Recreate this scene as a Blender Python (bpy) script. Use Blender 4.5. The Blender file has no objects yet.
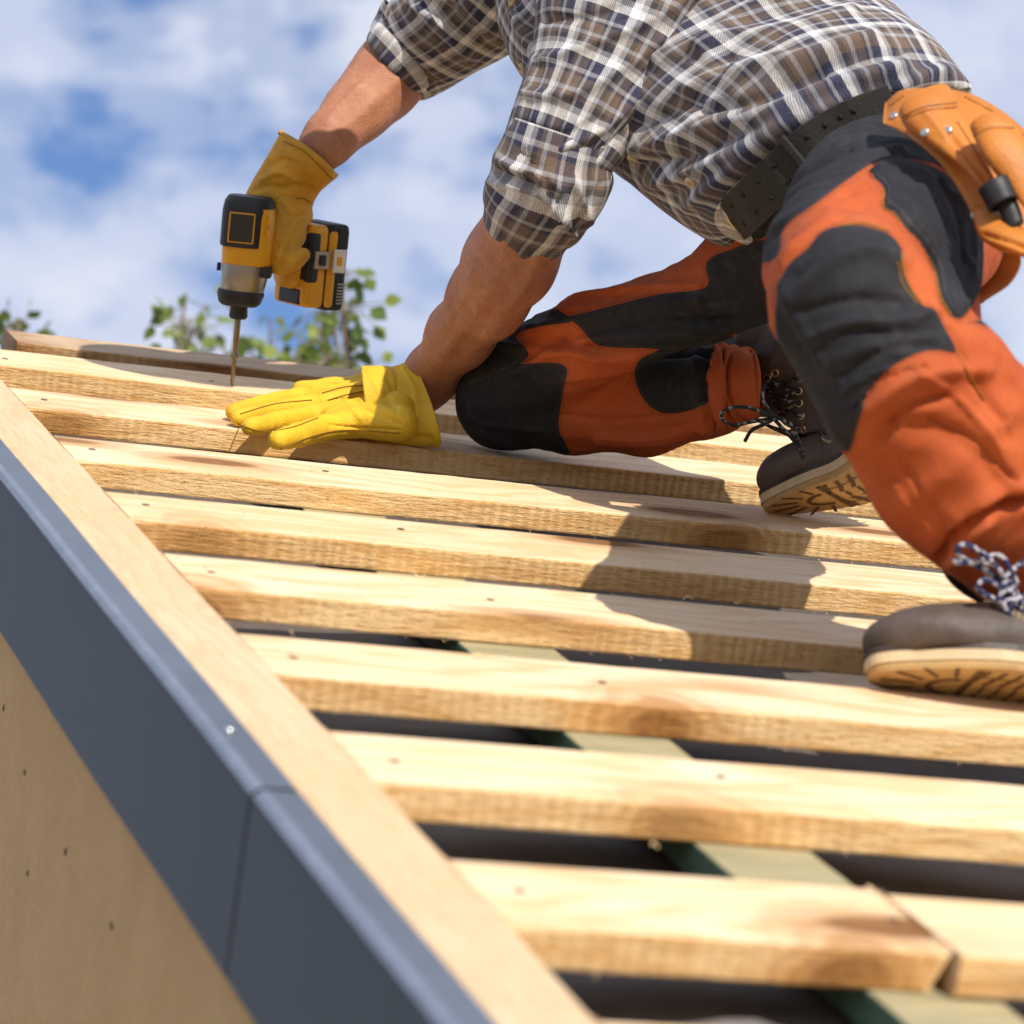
import bpy, math, random
import numpy as np
from mathutils import Vector, Matrix
random.seed(7); rng=np.random.default_rng(11)
scene=bpy.context.scene
COL=scene.collection
# ------------------------------------------------------------------ frames
AL=math.radians(27.6); CA,SA=math.cos(AL),math.sin(AL)
Z0=3.0; HC=.54; FPX=3523.0
Rz=np.array([0,0,Z0]); UX=np.array([1.,0,0]); VX=np.array([0,CA,SA]); NX=np.array([0,-SA,CA])
Bm=np.array([[.94624057,.09467877,.30938979],[-.28674349,-.19769399,.93737723],[.14991423,-.97569987,-.15991755]])
CR,CD,CF=[Bm[0][i]*UX+Bm[1][i]*VX+Bm[2][i]*NX for i in range(3)]
CP=Rz+HC*NX
def RP(a,b,c=0.): return Rz+a*UX+b*VX+c*NX           # roof coordinates: along batten, up slope, above batten tops
def P(x,y,d): return CP+d*((x-512)/FPX*CR+(y-512)/FPX*CD+CF)
def proj(V):
    D=np.asarray(V)-CP; z=D@CF
    return 512+FPX*(D@CR)/z, 512+FPX*(D@CD)/z, z
def on_plane(x,y,c=0.):
    d=(x-512)/FPX*CR+(y-512)/FPX*CD+CF; return CP+d*((c-HC)/(d@NX))
def on_gable(x,y,a):
    d=(x-512)/FPX*CR+(y-512)/FPX*CD+CF; return CP+d*(a/(d@UX))
def nrm(v): v=np.asarray(v,float); return v/np.linalg.norm(v)
# ------------------------------------------------------------------ object helpers
def setp(o,label=None,cat=None,group=None,kind=None):
    if label: o['label']=label
    if cat: o['category']=cat
    if group: o['group']=group
    if kind: o['kind']=kind
    return o
def empty(name,loc,label=None,cat=None,group=None):
    o=bpy.data.objects.new(name,None); COL.objects.link(o); o.location=Vector(loc); o.empty_display_size=.05
    o.matrix_world=Matrix.Translation(Vector(loc)); return setp(o,label,cat,group)
def mesh_obj(name,V,F,mat,parent=None,smooth=True,attrs=None,mats=None,fm=None):
    me=bpy.data.meshes.new(name)
    V=np.asarray(V,float)
    off=np.array(parent_loc(parent))
    me.from_pydata((V-off).tolist(),[],[list(map(int,f)) for f in F])
    me.update()
    for m in (mats or [mat]): me.materials.append(m)
    if fm is not None: me.polygons.foreach_set('material_index',np.asarray(fm,int))
    me.polygons.foreach_set('use_smooth',[smooth]*len(me.polygons))
    if attrs:
        for k,a in attrs.items():
            a=np.asarray(a,float)
            if a.ndim==1:
                at=me.attributes.new(k,'FLOAT','POINT'); at.data.foreach_set('value',a)
            else:
                at=me.attributes.new(k,'FLOAT_VECTOR','POINT'); at.data.foreach_set('vector',a.ravel())
    o=bpy.data.objects.new(name,me); COL.objects.link(o)
    if parent: o.parent=parent
    return o
def parent_loc(p):
    l=Vector((0,0,0))
    while p is not None: l=l+p.location; p=p.parent
    return l
def bevel(o,w=.002,seg=2):
    m=o.modifiers.new('b','BEVEL'); m.width=w; m.segments=seg; m.limit_method='ANGLE'; m.angle_limit=math.radians(35); return o
class MB:
    def __init__(s): s.V=[];s.F=[];s.M=[];s.n=0
    def add(s,V,F,m=0):
        V=np.asarray(V,float); s.V.append(V); s.F+= [[int(i)+s.n for i in f] for f in F]; s.M+=[m]*len(F); s.n+=len(V); return s
    def box(s,c,ax,h,m=0):
        c=np.asarray(c,float); A=[np.asarray(a,float)*k for a,k in zip(ax,h)]
        V=[c+A[0]*i+A[1]*j+A[2]*k for i in(-1,1) for j in(-1,1) for k in(-1,1)]
        return s.add(V,[(0,1,3,2),(4,6,7,5),(0,4,5,1),(2,3,7,6),(0,2,6,4),(1,5,7,3)],m)
    def tube(s,pts,r,n=8,m=0,caps=True):
        V,F=tube(pts,r,n,caps); return s.add(V,F,m)
    def build(s,name,mat,parent=None,smooth=False,**k):
        return mesh_obj(name,np.concatenate(s.V),s.F,mat,parent,smooth,fm=s.M if k.get('mats') else None,**k)
def catmull(P,n):
    P=np.asarray(P,float); m=len(P)
    if m<3: 
        t=np.linspace(0,1,n)[:,None]; return P[0]*(1-t)+P[-1]*t
    Q=np.vstack([2*P[0]-P[1],P,2*P[-1]-P[-2]]); t=np.linspace(0,m-1-1e-9,n); i=t.astype(int); f=(t-i)[:,None]
    a,b,c,d=Q[i],Q[i+1],Q[i+2],Q[i+3]
    return .5*(2*b+(c-a)*f+(2*a-5*b+4*c-d)*f**2+(-a+3*b-3*c+d)*f**3)
def tube(pts,r,n=8,caps=True):
    pts=np.asarray(pts,float); m=len(pts); r=np.broadcast_to(r,(m,))
    T=np.gradient(pts,axis=0); T/=np.linalg.norm(T,axis=1)[:,None]+1e-12
    u=np.cross(T[0],[0,0,1.]); 
    if np.linalg.norm(u)<.1: u=np.cross(T[0],[0,1.,0])
    u=nrm(u); V=[]; th=np.arange(n)/n*2*np.pi
    for i in range(m):
        u=nrm(u-(u@T[i])*T[i]); w=np.cross(T[i],u)
        V.append(pts[i]+r[i]*(np.cos(th)[:,None]*u+np.sin(th)[:,None]*w))
    F=[(i*n+j,i*n+(j+1)%n,(i+1)*n+(j+1)%n,(i+1)*n+j) for i in range(m-1) for j in range(n)]
    V=np.concatenate(V)
    if caps: F=F+[tuple(range(n))[::-1],tuple((m-1)*n+j for j in range(n))]
    return V,F
def sines(X,freq,seed,n=5):
    r=np.random.default_rng(seed); s=0
    for i in range(n):
        k=nrm(r.normal(size=3))*freq*(.6+.8*r.random()); s=s+np.sin(X@k+r.random()*6.28)
    return s/n
def dseg(x,y,poly,closed=False):
    pl=np.asarray(poly,float); 
    if closed: pl=np.vstack([pl,pl[:1]])
    best=np.full(x.shape,1e9)
    for a,b in zip(pl[:-1],pl[1:]):
        d=b-a; L=d@d+1e-9; t=np.clip(((x-a[0])*d[0]+(y-a[1])*d[1])/L,0,1)
        best=np.minimum(best,np.hypot(x-a[0]-t*d[0],y-a[1]-t*d[1]))
    return best
def inpoly(x,y,poly):
    pl=np.asarray(poly,float); c=np.zeros(x.shape,bool); j=len(pl)-1
    for i in range(len(pl)):
        xi,yi=pl[i];xj,yj=pl[j]
        if yi!=yj: c^=((yi>y)!=(yj>y))&(x<(xj-xi)*(y-yi)/(yj-yi)+xi)
        j=i
    return c
def sdpoly(x,y,poly):      # positive inside, in pixels
    if len(poly)<3: return np.full(x.shape,-1e3)
    pl=catmull(np.vstack([poly,poly[:1]]),len(poly)*4)
    d=dseg(x,y,pl); return np.where(inpoly(x,y,pl),d,-d)
# ------------------------------------------------------------------ implicit surfaces
def cone_sd(X,A,B,ra,rb):
    A=np.asarray(A,np.float32);B=np.asarray(B,np.float32);d=B-A;L=max(float(d@d),1e-10)
    t=np.clip(((X-A)@d)/L,0,1); q=X-A-t[...,None]*d
    return np.sqrt((q*q).sum(-1))-(ra+(rb-ra)*t)
def ell_sd(X,C,ax,r):
    q=(X-np.asarray(C,np.float32))@np.asarray(ax,np.float32).T/np.asarray(r,np.float32)
    k=np.sqrt((q*q).sum(-1)); return (k-1)*min(r)*1.0
def sdf_eval(X,prims,k):
    out=None
    for p in prims:
        d=sdf_eval(X,p[1],p[2]) if p[0]=='g' else (cone_sd(X,*p[1:5]) if p[0]=='c' else ell_sd(X,*p[1:4]))
        if out is None: out=d
        else:
            kk=k
            h=np.clip(.5+.5*(out-d)/kk,0,1); out=out*(1-h)+d*h-kk*h*(1-h)
    return out
def surf_net(prims,res,k=.02,clip=None,pad=.03):
    pts=[]
    for p in sum([q_[1] if q_[0]=='g' else [q_] for q_ in prims],[]):
        if p[0]=='c':
            for c,r in ((p[1],p[3]),(p[2],p[4])): pts+= [np.asarray(c)-r,np.asarray(c)+r]
        else: pts+=[np.asarray(p[1])-max(p[3]),np.asarray(p[1])+max(p[3])]
    lo=np.min(pts,0)-pad; hi=np.max(pts,0)+pad
    n=np.ceil((hi-lo)/res).astype(int)+1
    G=np.empty(n,np.float32); ys=lo[1]+np.arange(n[1])*res; zs=lo[2]+np.arange(n[2])*res
    for i0 in range(0,n[0],24):
        i1=min(n[0],i0+24); xs=lo[0]+np.arange(i0,i1)*res
        X=np.stack(np.meshgrid(xs,ys,zs,indexing='ij'),-1).astype(np.float32)
        d=sdf_eval(X,prims,k)
        if clip is not None: d=clip(X,d)
        G[i0:i1]=d
    S=G<0
    cs=np.zeros(n-1,np.int8)
    for dx in(0,1):
        for dy in(0,1):
            for dz in(0,1): cs+=S[dx:n[0]-1+dx,dy:n[1]-1+dy,dz:n[2]-1+dz]
    act=np.argwhere((cs>0)&(cs<8)); idx=-np.ones(n-1,np.int64); idx[tuple(act.T)]=np.arange(len(act))
    acc=np.zeros((len(act),3));cnt=np.zeros(len(act))
    cor=[(0,0,0),(1,0,0),(0,1,0),(1,1,0),(0,0,1),(1,0,1),(0,1,1),(1,1,1)]
    for a in range(8):
        for b in range(a+1,8):
            if sum(abs(cor[a][q]-cor[b][q]) for q in range(3))!=1: continue
            va=G[tuple((act+cor[a]).T)];vb=G[tuple((act+cor[b]).T)]
            m=(va<0)!=(vb<0); t=va[m]/(va[m]-vb[m])
            pa=np.array(cor[a],float);pb=np.array(cor[b],float)
            acc[m]+=pa+t[:,None]*(pb-pa);cnt[m]+=1
    V=lo+(act+acc/cnt[:,None])*res
    F=[]
    for ax in range(3):
        o1,o2=[(1,2),(2,0),(0,1)][ax]
        sl=[slice(None)]*3;sl2=[slice(None)]*3
        sl[ax]=slice(0,n[ax]-1);sl2[ax]=slice(1,n[ax])
        A=S[tuple(sl)];B=S[tuple(sl2)]
        E=np.argwhere(A!=B)
        E=E[(E[:,o1]>0)&(E[:,o2]>0)&(E[:,o1]<n[o1]-1)&(E[:,o2]<n[o2]-1)]
        a=A[tuple(E.T)]
        def g(d1,d2):
            q=E.copy();q[:,o1]+=d1;q[:,o2]+=d2;return idx[tuple(q.T)]
        Q=np.stack([g(-1,-1),g(0,-1),g(0,0),g(-1,0)],1)
        Q=np.where(a[:,None],Q,Q[:,::-1]); F.append(Q)
    F=np.concatenate(F); return V,F
def evalmesh(V,F,subs=1,smooth_it=2):
    me=bpy.data.meshes.new('tmp'); me.from_pydata(V.tolist(),[],F.tolist() if hasattr(F,'tolist') else F)
    o=bpy.data.objects.new('tmp',me); COL.objects.link(o)
    if smooth_it:
        m=o.modifiers.new('s','SMOOTH'); m.iterations=smooth_it; m.factor=.5
    if subs:
        m=o.modifiers.new('ss','SUBSURF'); m.levels=subs; m.render_levels=subs
    dg=bpy.context.evaluated_depsgraph_get(); ev=o.evaluated_get(dg); m2=ev.to_mesh()
    n=len(m2.vertices); co=np.empty(n*3); m2.vertices.foreach_get('co',co)
    no=np.empty(n*3); m2.vertex_normals.foreach_get('vector',no)
    lp=np.empty(len(m2.loops),int); m2.loops.foreach_get('vertex_index',lp)
    ls=np.empty(len(m2.polygons),int); m2.polygons.foreach_get('loop_start',ls)
    lt=np.empty(len(m2.polygons),int); m2.polygons.foreach_get('loop_total',lt)
    Fo=[lp[s:s+t].tolist() for s,t in zip(ls,lt)]
    ev.to_mesh_clear(); bpy.data.objects.remove(o); bpy.data.meshes.remove(me)
    return co.reshape(-1,3),no.reshape(-1,3),Fo
def normals(V,F):
    N=np.zeros_like(V); Fa=np.array([f[:3]+[f[3] if len(f)>3 else f[2]] for f in map(list,F)])
    fn=np.cross(V[Fa[:,2]]-V[Fa[:,0]],V[Fa[:,3]]-V[Fa[:,1]])
    for j in range(4): np.add.at(N,Fa[:,j],fn)
    return N/(np.linalg.norm(N,axis=1)[:,None]+1e-12)
def fold(V,N,flist):
    x,y,z=proj(V); w=np.clip(-(N@CF)*2.2+.1,0,1); D=np.zeros(len(V))
    for pts,wid,amp in flist:
        pl=catmull(pts,len(pts)*4); d=dseg(x,y,pl)
        D+=amp*np.exp(-(d/wid)**2)
    return V+N*(D*w)[:,None]
def loft(st,nt,nth,expo=2.0,cap=True,s0=0):
    """st rows: Lx,Ly,Rx,Ry,depthL,depthR,k  -> ring surface between the two traced edges"""
    st=np.asarray(st,float)
    L=catmull([P(r[0],r[1],r[4]) for r in st],nt);R=catmull([P(r[2],r[3],r[5]) for r in st],nt)
    k=catmull(st[:,6:7],nt)[:,0]
    C=(L+R)/2; e1=(R-L)/2; T=np.gradient(C,axis=0); h=np.linalg.norm(e1,axis=1)
    th=np.arange(nth)/nth*2*np.pi; V=[]
    e2=np.cross(e1/h[:,None],T); e2/=np.linalg.norm(e2,axis=1)[:,None]
    for i in range(nt):
        if e2[i]@CF>0: e2[i]=-e2[i]
    c=np.sign(np.cos(th))*np.abs(np.cos(th))**(2/expo); s=np.sign(np.sin(th))*np.abs(np.sin(th))**(2/expo)
    V=C[:,None]+c[None,:,None]*e1[:,None]+s[None,:,None]*(e2*(h*k)[:,None])[:,None]
    s=np.r_[0,np.cumsum(np.linalg.norm(np.diff(C,axis=0),axis=1))]
    hb=np.mean(h)
    uv=np.stack([np.broadcast_to((th*hb*1.05)[None,:],(nt,nth)),np.broadcast_to(s[:,None],(nt,nth)),np.zeros((nt,nth))],-1)
    V=V.reshape(-1,3); uv=uv.reshape(-1,3)
    F=[[i*nth+j,i*nth+(j+1)%nth,(i+1)*nth+(j+1)%nth,(i+1)*nth+j] for i in range(nt-1) for j in range(nth)]
    # orient outward
    a,b,c_,d=F[0]; fn=np.cross(V[c_]-V[a],V[d]-V[b]); 
    if fn@(V[a]-C[0])<0: F=[f[::-1] for f in F]
    if cap:
        for (base,cc) in ((0,C[0]),((nt-1)*nth,C[-1])):
            V=np.vstack([V,cc[None]]); uv=np.vstack([uv,uv[base][None]]); q=len(V)-1
            F+=[[base+j,base+(j+1)%nth,q] for j in range(nth)]
    return V,F,uv
#MATERIALS
# ------------------------------------------------------------------ materials
def newmat(name):
    m=bpy.data.materials.new(name); m.use_nodes=True; nt=m.node_tree; b=nt.nodes['Principled BSDF']
    return m,nt,b
def N_(nt,t,**k):
    n=nt.nodes.new(t)
    for a,v in k.items():
        if a.startswith('i_'):
            key=a[2:]; key=int(key) if key.isdigit() else key.replace('_',' ')
            n.inputs[key].default_value=v
        else: setattr(n,a,v)
    return n
def lk(nt,a,b): nt.links.new(a,b)
def col(c,a=1): return (c[0],c[1],c[2],a)
def ramp(nt,src,stops,interp='LINEAR'):
    r=N_(nt,'ShaderNodeValToRGB'); r.color_ramp.interpolation=interp; e=r.color_ramp.elements
    while len(e)<len(stops): e.new(.5)
    for q,(p,c) in zip(e,stops): q.position=p; q.color=col(c) if hasattr(c,'__len__') else (c,c,c,1)
    if src is not None: lk(nt,src,r.inputs[0])
    return r
def mix(nt,fac,a,b,mode='MIX'):
    m=N_(nt,'ShaderNodeMix',data_type='RGBA',blend_type=mode)
    for s,v in ((0,fac),(6,a),(7,b)):
        if hasattr(v,'is_linked') or hasattr(v,'links'): lk(nt,v,m.inputs[s])
        elif s==0: m.inputs[0].default_value=v
        else: m.inputs[s].default_value=col(v)
    return m.outputs[2]
def math_(nt,op,a,b=None,c=None):
    m=N_(nt,'ShaderNodeMath',operation=op)
    for i,v in enumerate((a,b,c)):
        if v is None: continue
        if hasattr(v,'links'): lk(nt,v,m.inputs[i])
        else: m.inputs[i].default_value=v
    return m.outputs[0]
def coords(nt,kind='Object',scale=(1,1,1),rnd=False):
    tc=N_(nt,'ShaderNodeTexCoord'); mp=N_(nt,'ShaderNodeMapping'); mp.inputs['Scale'].default_value=scale
    lk(nt,tc.outputs[kind],mp.inputs[0])
    if rnd:
        oi=N_(nt,'ShaderNodeObjectInfo'); v=N_(nt,'ShaderNodeVectorMath',operation='SCALE'); v.inputs[0].default_value=(13.7,7.3,5.1)
        lk(nt,oi.outputs['Random'],v.inputs['Scale']); lk(nt,v.outputs[0],mp.inputs['Location'])
    return mp.outputs[0]
def noise(nt,vec,scale,detail=4,rough=.55,dist=0):
    n=N_(nt,'ShaderNodeTexNoise'); n.inputs['Scale'].default_value=scale; n.inputs['Detail'].default_value=detail
    n.inputs['Roughness'].default_value=rough; n.inputs['Distortion'].default_value=dist
    lk(nt,vec,n.inputs['Vector']); return n.outputs[0]
def bump(nt,b,h,strength=.3,dist=.002,prev=None):
    n=N_(nt,'ShaderNodeBump'); n.inputs['Strength'].default_value=strength; n.inputs['Distance'].default_value=dist
    lk(nt,h,n.inputs['Height'])
    if prev is not None: lk(nt,prev,n.inputs['Normal'])
    lk(nt,n.outputs[0],b.inputs['Normal']); return n.outputs[0]
def wood(name,lite=(.93,.77,.57),dark=(.68,.41,.17),saw=True,knots=True,knotcol=(.20,.085,.03),sawdir=(1,0,0)):
    m,nt,b=newmat(name)
    o=coords(nt,rnd=True)
    st=N_(nt,'ShaderNodeMapping'); st.inputs['Scale'].default_value=(1,9,9); lk(nt,o,st.inputs[0])
    # knots: sparse elongated cells that also bend the grain
    kv=N_(nt,'ShaderNodeMapping'); kv.inputs['Scale'].default_value=(3.1,8,8); lk(nt,o,kv.inputs[0])
    vo=N_(nt,'ShaderNodeTexVoronoi',feature='F1'); vo.inputs['Scale'].default_value=1.0; lk(nt,kv.outputs[0],vo.inputs['Vector'])
    kd=vo.outputs['Distance']
    kn=ramp(nt,kd,[(0,1),(.13,.95),(.19,.25),(.34,0)],'EASE').outputs[0]
    halo=ramp(nt,kd,[(0,1),(.45,0)],'EASE').outputs[0]
    grain=noise(nt,st.outputs[0],9,6,.6,.4)
    # rings: wave through distance plus y
    sx=N_(nt,'ShaderNodeSeparateXYZ'); lk(nt,o,sx.inputs[0])
    ringv=math_(nt,'ADD',math_(nt,'MULTIPLY',sx.outputs[1],22),math_(nt,'ADD',math_(nt,'MULTIPLY',noise(nt,st.outputs[0],1.3,3,.5),5),math_(nt,'MULTIPLY',kd if knots else grain,3.5)))
    ringv=math_(nt,'ADD',ringv,math_(nt,'MULTIPLY',sx.outputs[2],30))
    ring=math_(nt,'MULTIPLY_ADD',math_(nt,'SINE',math_(nt,'MULTIPLY',ringv,6.0)),.5,.5)
    ring=math_(nt,'POWER',ring,2.5)
    c=mix(nt,math_(nt,'MULTIPLY',ring,.55),lite,dark)
    if knots:
        at=N_(nt,'ShaderNodeAttribute',attribute_type='OBJECT',attribute_name='knot_at'); ka=N_(nt,'ShaderNodeTexCoord')
        sk_=N_(nt,'ShaderNodeVectorMath',operation='SUBTRACT'); lk(nt,ka.outputs['Object'],sk_.inputs[0]); lk(nt,at.outputs['Vector'],sk_.inputs[1])
        nzv=N_(nt,'ShaderNodeTexNoise'); nzv.inputs['Scale'].default_value=22; lk(nt,o,nzv.inputs['Vector'])
        sc_=N_(nt,'ShaderNodeVectorMath',operation='MULTIPLY'); lk(nt,sk_.outputs[0],sc_.inputs[0]); sc_.inputs[1].default_value=(42,24,80)
        wv_=N_(nt,'ShaderNodeVectorMath',operation='MULTIPLY_ADD'); lk(nt,nzv.outputs['Color'],wv_.inputs[0]); wv_.inputs[1].default_value=(1.3,1.3,1.3); lk(nt,sc_.outputs[0],wv_.inputs[2])
        le=N_(nt,'ShaderNodeVectorMath',operation='LENGTH'); lk(nt,wv_.outputs[0],le.inputs[0]); kd2=le.outputs['Value']
        sw=math_(nt,'MULTIPLY_ADD',math_(nt,'SINE',math_(nt,'MULTIPLY',kd2,9.0)),.5,.5)
        fall=ramp(nt,math_(nt,'DIVIDE',kd2,5.0),[(.12,1),(.75,0)],'EASE').outputs[0]
        c=mix(nt,math_(nt,'MULTIPLY',fall,.7),c,(dark[0]*.85,dark[1]*.68,dark[2]*.5))
        c=mix(nt,math_(nt,'MULTIPLY',math_(nt,'MULTIPLY',sw,fall),.7),c,(knotcol[0]*1.5,knotcol[1]*1.5,knotcol[2]*1.5))
        c=mix(nt,ramp(nt,math_(nt,'DIVIDE',kd2,5.0),[(.18,.95),(.32,0)]).outputs[0],c,knotcol)
    big=noise(nt,o,2.2,2,.5)
    c=mix(nt,ramp(nt,big,[(.35,0),(.75,.55)]).outputs[0],c,(lite[0]*.92,lite[1]*.80,lite[2]*.62))
    c=mix(nt,ramp(nt,grain,[(.3,.28),(.62,0)]).outputs[0],c,dark)
    if knots:
        c=mix(nt,math_(nt,'MULTIPLY',halo,.45),c,(dark[0]*.85,dark[1]*.7,dark[2]*.55))
        c=mix(nt,kn,c,knotcol)
    fine=noise(nt,o,420,3,.7)
    c=mix(nt,ramp(nt,fine,[(.3,.25),(.6,0)]).outputs[0],c,(dark[0]*.8,dark[1]*.8,dark[2]*.8))
    if saw:
        # band saw scores on the narrow faces: close irregular near vertical lines
        g=N_(nt,'ShaderNodeTexCoord'); sn=N_(nt,'ShaderNodeSeparateXYZ'); lk(nt,g.outputs['Normal'],sn.inputs[0])
        side=ramp(nt,math_(nt,'ABSOLUTE',sn.outputs[1]),[(.5,0),(.8,1)]).outputs[0]
        so=N_(nt,'ShaderNodeMapping'); so.inputs['Scale'].default_value=(1,.3,.25); lk(nt,o,so.inputs[0])
        wob=noise(nt,so.outputs[0],14,2,.5)
        s1=math_(nt,'SINE',math_(nt,'ADD',math_(nt,'MULTIPLY',sx.outputs[0],560),math_(nt,'MULTIPLY',wob,22)))
        s1=math_(nt,'MULTIPLY_ADD',s1,.5,.5)
        amt=noise(nt,o,5,2,.5); amt=ramp(nt,amt,[(.35,.0),(.6,1)]).outputs[0]
        s2=math_(nt,'MULTIPLY',math_(nt,'MULTIPLY',s1,side),amt)
        lines=N_(nt,'ShaderNodeMapping'); lines.inputs['Scale'].default_value=(.12,1,1); lk(nt,o,lines.inputs[0])
        fl=noise(nt,lines.outputs[0],420,3,.65)
        c=mix(nt,math_(nt,'MULTIPLY',s2,.34),c,(dark[0]*.7,dark[1]*.62,dark[2]*.5))
        c=mix(nt,math_(nt,'MULTIPLY',side,ramp(nt,fl,[(.38,.50),(.46,0)]).outputs[0]),c,(dark[0]*.75,dark[1]*.68,dark[2]*.55))
        c=mix(nt,math_(nt,'MULTIPLY',side,.85),c,(1.0,.88,.62),'MULTIPLY')
        h=math_(nt,'ADD',math_(nt,'MULTIPLY',s2,-.9),math_(nt,'ADD',math_(nt,'MULTIPLY',math_(nt,'MULTIPLY',fl,side),1.6),math_(nt,'MULTIPLY',grain,.8)))
    else: h=math_(nt,'ADD',grain,fine)
    ob=N_(nt,'ShaderNodeObjectInfo'); c=mix(nt,.55,c,ramp(nt,ob.outputs['Random'],[(0,(1,.97,.90)),(.35,(.93,.84,.72)),(.65,(1,.93,.80)),(1,(.86,.80,.74))]).outputs[0],'MULTIPLY')
    blot=noise(nt,o,11,5,.65); c=mix(nt,ramp(nt,blot,[(.55,0),(.72,.30)]).outputs[0],c,(dark[0]*.9,dark[1]*.8,dark[2]*.75))
    spk=noise(nt,o,160,2,.5); c=mix(nt,ramp(nt,spk,[(.68,0),(.74,.5)]).outputs[0],c,(dark[0]*.4,dark[1]*.35,dark[2]*.3))
    lk(nt,c,b.inputs['Base Color']); b.inputs['Roughness'].default_value=.75; b.inputs['Specular IOR Level'].default_value=.25
    bump(nt,b,math_(nt,'ADD',h,math_(nt,'MULTIPLY',fine,.9)),.9,.0014)
    return m
def simple(name,c,rough=.6,metal=0,nscale=60,var=.15,bstr=.15,spec=.4,bdist=.001):
    m,nt,b=newmat(name); o=coords(nt); n=noise(nt,o,nscale,5,.6); n2=noise(nt,o,nscale*.13,3,.5)
    k=math_(nt,'ADD',math_(nt,'MULTIPLY',n,.5),math_(nt,'MULTIPLY',n2,.5))
    lo=tuple(max(0,x*(1-var*1.6)) for x in c); hi=tuple(min(1,x*(1+var)) for x in c)
    lk(nt,ramp(nt,k,[(.3,lo),(.7,hi)]).outputs[0],b.inputs['Base Color'])
    b.inputs['Roughness'].default_value=rough; b.inputs['Metallic'].default_value=metal; b.inputs['Specular IOR Level'].default_value=spec
    if bstr: bump(nt,b,n,bstr,bdist)
    return m
M={}
M['batten']=wood('sawn_spruce')
M['ridge']=wood('weathered_spruce',(.58,.45,.32),(.40,.27,.16))
M['rake']=wood('planed_spruce',(.86,.68,.48),(.66,.47,.28),saw=False,knots=False)
M['shaving']=simple('wood_shaving',(.72,.5,.25),.8)
M['screw']=simple('screw_steel',(.28,.24,.17),.4,.9,200,.2,0)
# treated timber: green sides, tan worn top
m,nt,b=newmat('treated_timber'); o=coords(nt,scale=(1,.12,1)); tc=N_(nt,'ShaderNodeTexCoord'); sn=N_(nt,'ShaderNodeSeparateXYZ'); lk(nt,tc.outputs['Normal'],sn.inputs[0])
nz=noise(nt,o,90,5,.6); top=ramp(nt,sn.outputs[2],[(.5,0),(.8,1)]).outputs[0]
side=ramp(nt,nz,[(.3,(.035,.085,.055)),(.7,(.075,.16,.11))]).outputs[0]; tp=ramp(nt,nz,[(.3,(.24,.23,.12)),(.7,(.45,.36,.2))]).outputs[0]
lk(nt,mix(nt,top,side,tp),b.inputs['Base Color']); b.inputs['Roughness'].default_value=.8; bump(nt,b,nz,.4,.001); M['rafter']=m
M['membrane']=simple('roof_membrane',(.12,.098,.082),.65,0,35,.25,.5,.5,.004)
M['membrane_sunlit']=simple('sunlit_membrane',(.17,.15,.135),.55,0,35,.2,.5,.5,.004)  # paler copy of the membrane, sunlight painted into its colour
M['mark']=simple('white_print',(.62,.62,.64),.6)
M['trim']=simple('anthracite_steel',(.011,.016,.018),.5,.0,14,.38,.05,.35,.001)
m,nt,b=newmat('anthracite_fold_highlight'); o=coords(nt); nz=noise(nt,o,40,4,.6)
lk(nt,ramp(nt,nz,[(.3,(.15,.18,.24)),(.7,(.21,.245,.32))]).outputs[0],b.inputs['Base Color']); b.inputs['Roughness'].default_value=.38; b.inputs['Metallic'].default_value=.2; M['fold']=m  # same steel as the trim, with a highlight painted along the bend
M['flange']=simple('anthracite_flange_skylit',(.10,.125,.165),.42,0,14,.15,.1,.5)  # same steel again, paler to paint sky light on the upward face
m,nt,b=newmat('tan_render'); o=coords(nt); n1=noise(nt,o,220,4,.7); n2=noise(nt,o,9,6,.7); n3=noise(nt,o,45,3,.5)
c=ramp(nt,n2,[(.3,(.66,.42,.18)),(.7,(.76,.51,.235))]).outputs[0]; c=mix(nt,ramp(nt,n1,[(.35,.35),(.6,0)]).outputs[0],c,(.55,.33,.14))
lk(nt,c,b.inputs['Base Color']); b.inputs['Roughness'].default_value=.9; bump(nt,b,math_(nt,'ADD',n1,n3),1.0,.0035); M['wall']=m
M['hole']=simple('dark_hole',(.02,.014,.01),.9)
# skin
m,nt,b=newmat('skin'); o=coords(nt); n1=noise(nt,o,18,4,.6); n2=noise(nt,o,350,3,.6); n3=noise(nt,o,70,4,.6,.5)
c=ramp(nt,n1,[(.3,(.36,.145,.075)),(.7,(.52,.235,.125))]).outputs[0]; c=mix(nt,ramp(nt,n3,[(.4,.35),(.6,0)]).outputs[0],c,(.30,.10,.055)); c=mix(nt,ramp(nt,n2,[(.35,.2),(.55,0)]).outputs[0],c,(.2,.09,.05))
lk(nt,c,b.inputs['Base Color']); b.inputs['Roughness'].default_value=.6; b.inputs['Subsurface Weight'].default_value=.08; b.inputs['Subsurface Radius'].default_value=(.01,.004,.002); b.inputs['Subsurface Scale'].default_value=.5
bump(nt,b,math_(nt,'ADD',n3,n2),.7,.0014); M['skin']=m
M['hair']=simple('brown_hair',(.06,.035,.02),.6,0,150,.4,.6)
M['armhair']=simple('arm_hair',(.30,.17,.08),.5)
M['eye']=simple('eye_white',(.75,.72,.68),.2); M['iris']=simple('iris',(.05,.04,.03),.2); M['lip']=simple('lip',(.35,.12,.09),.5)
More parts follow.
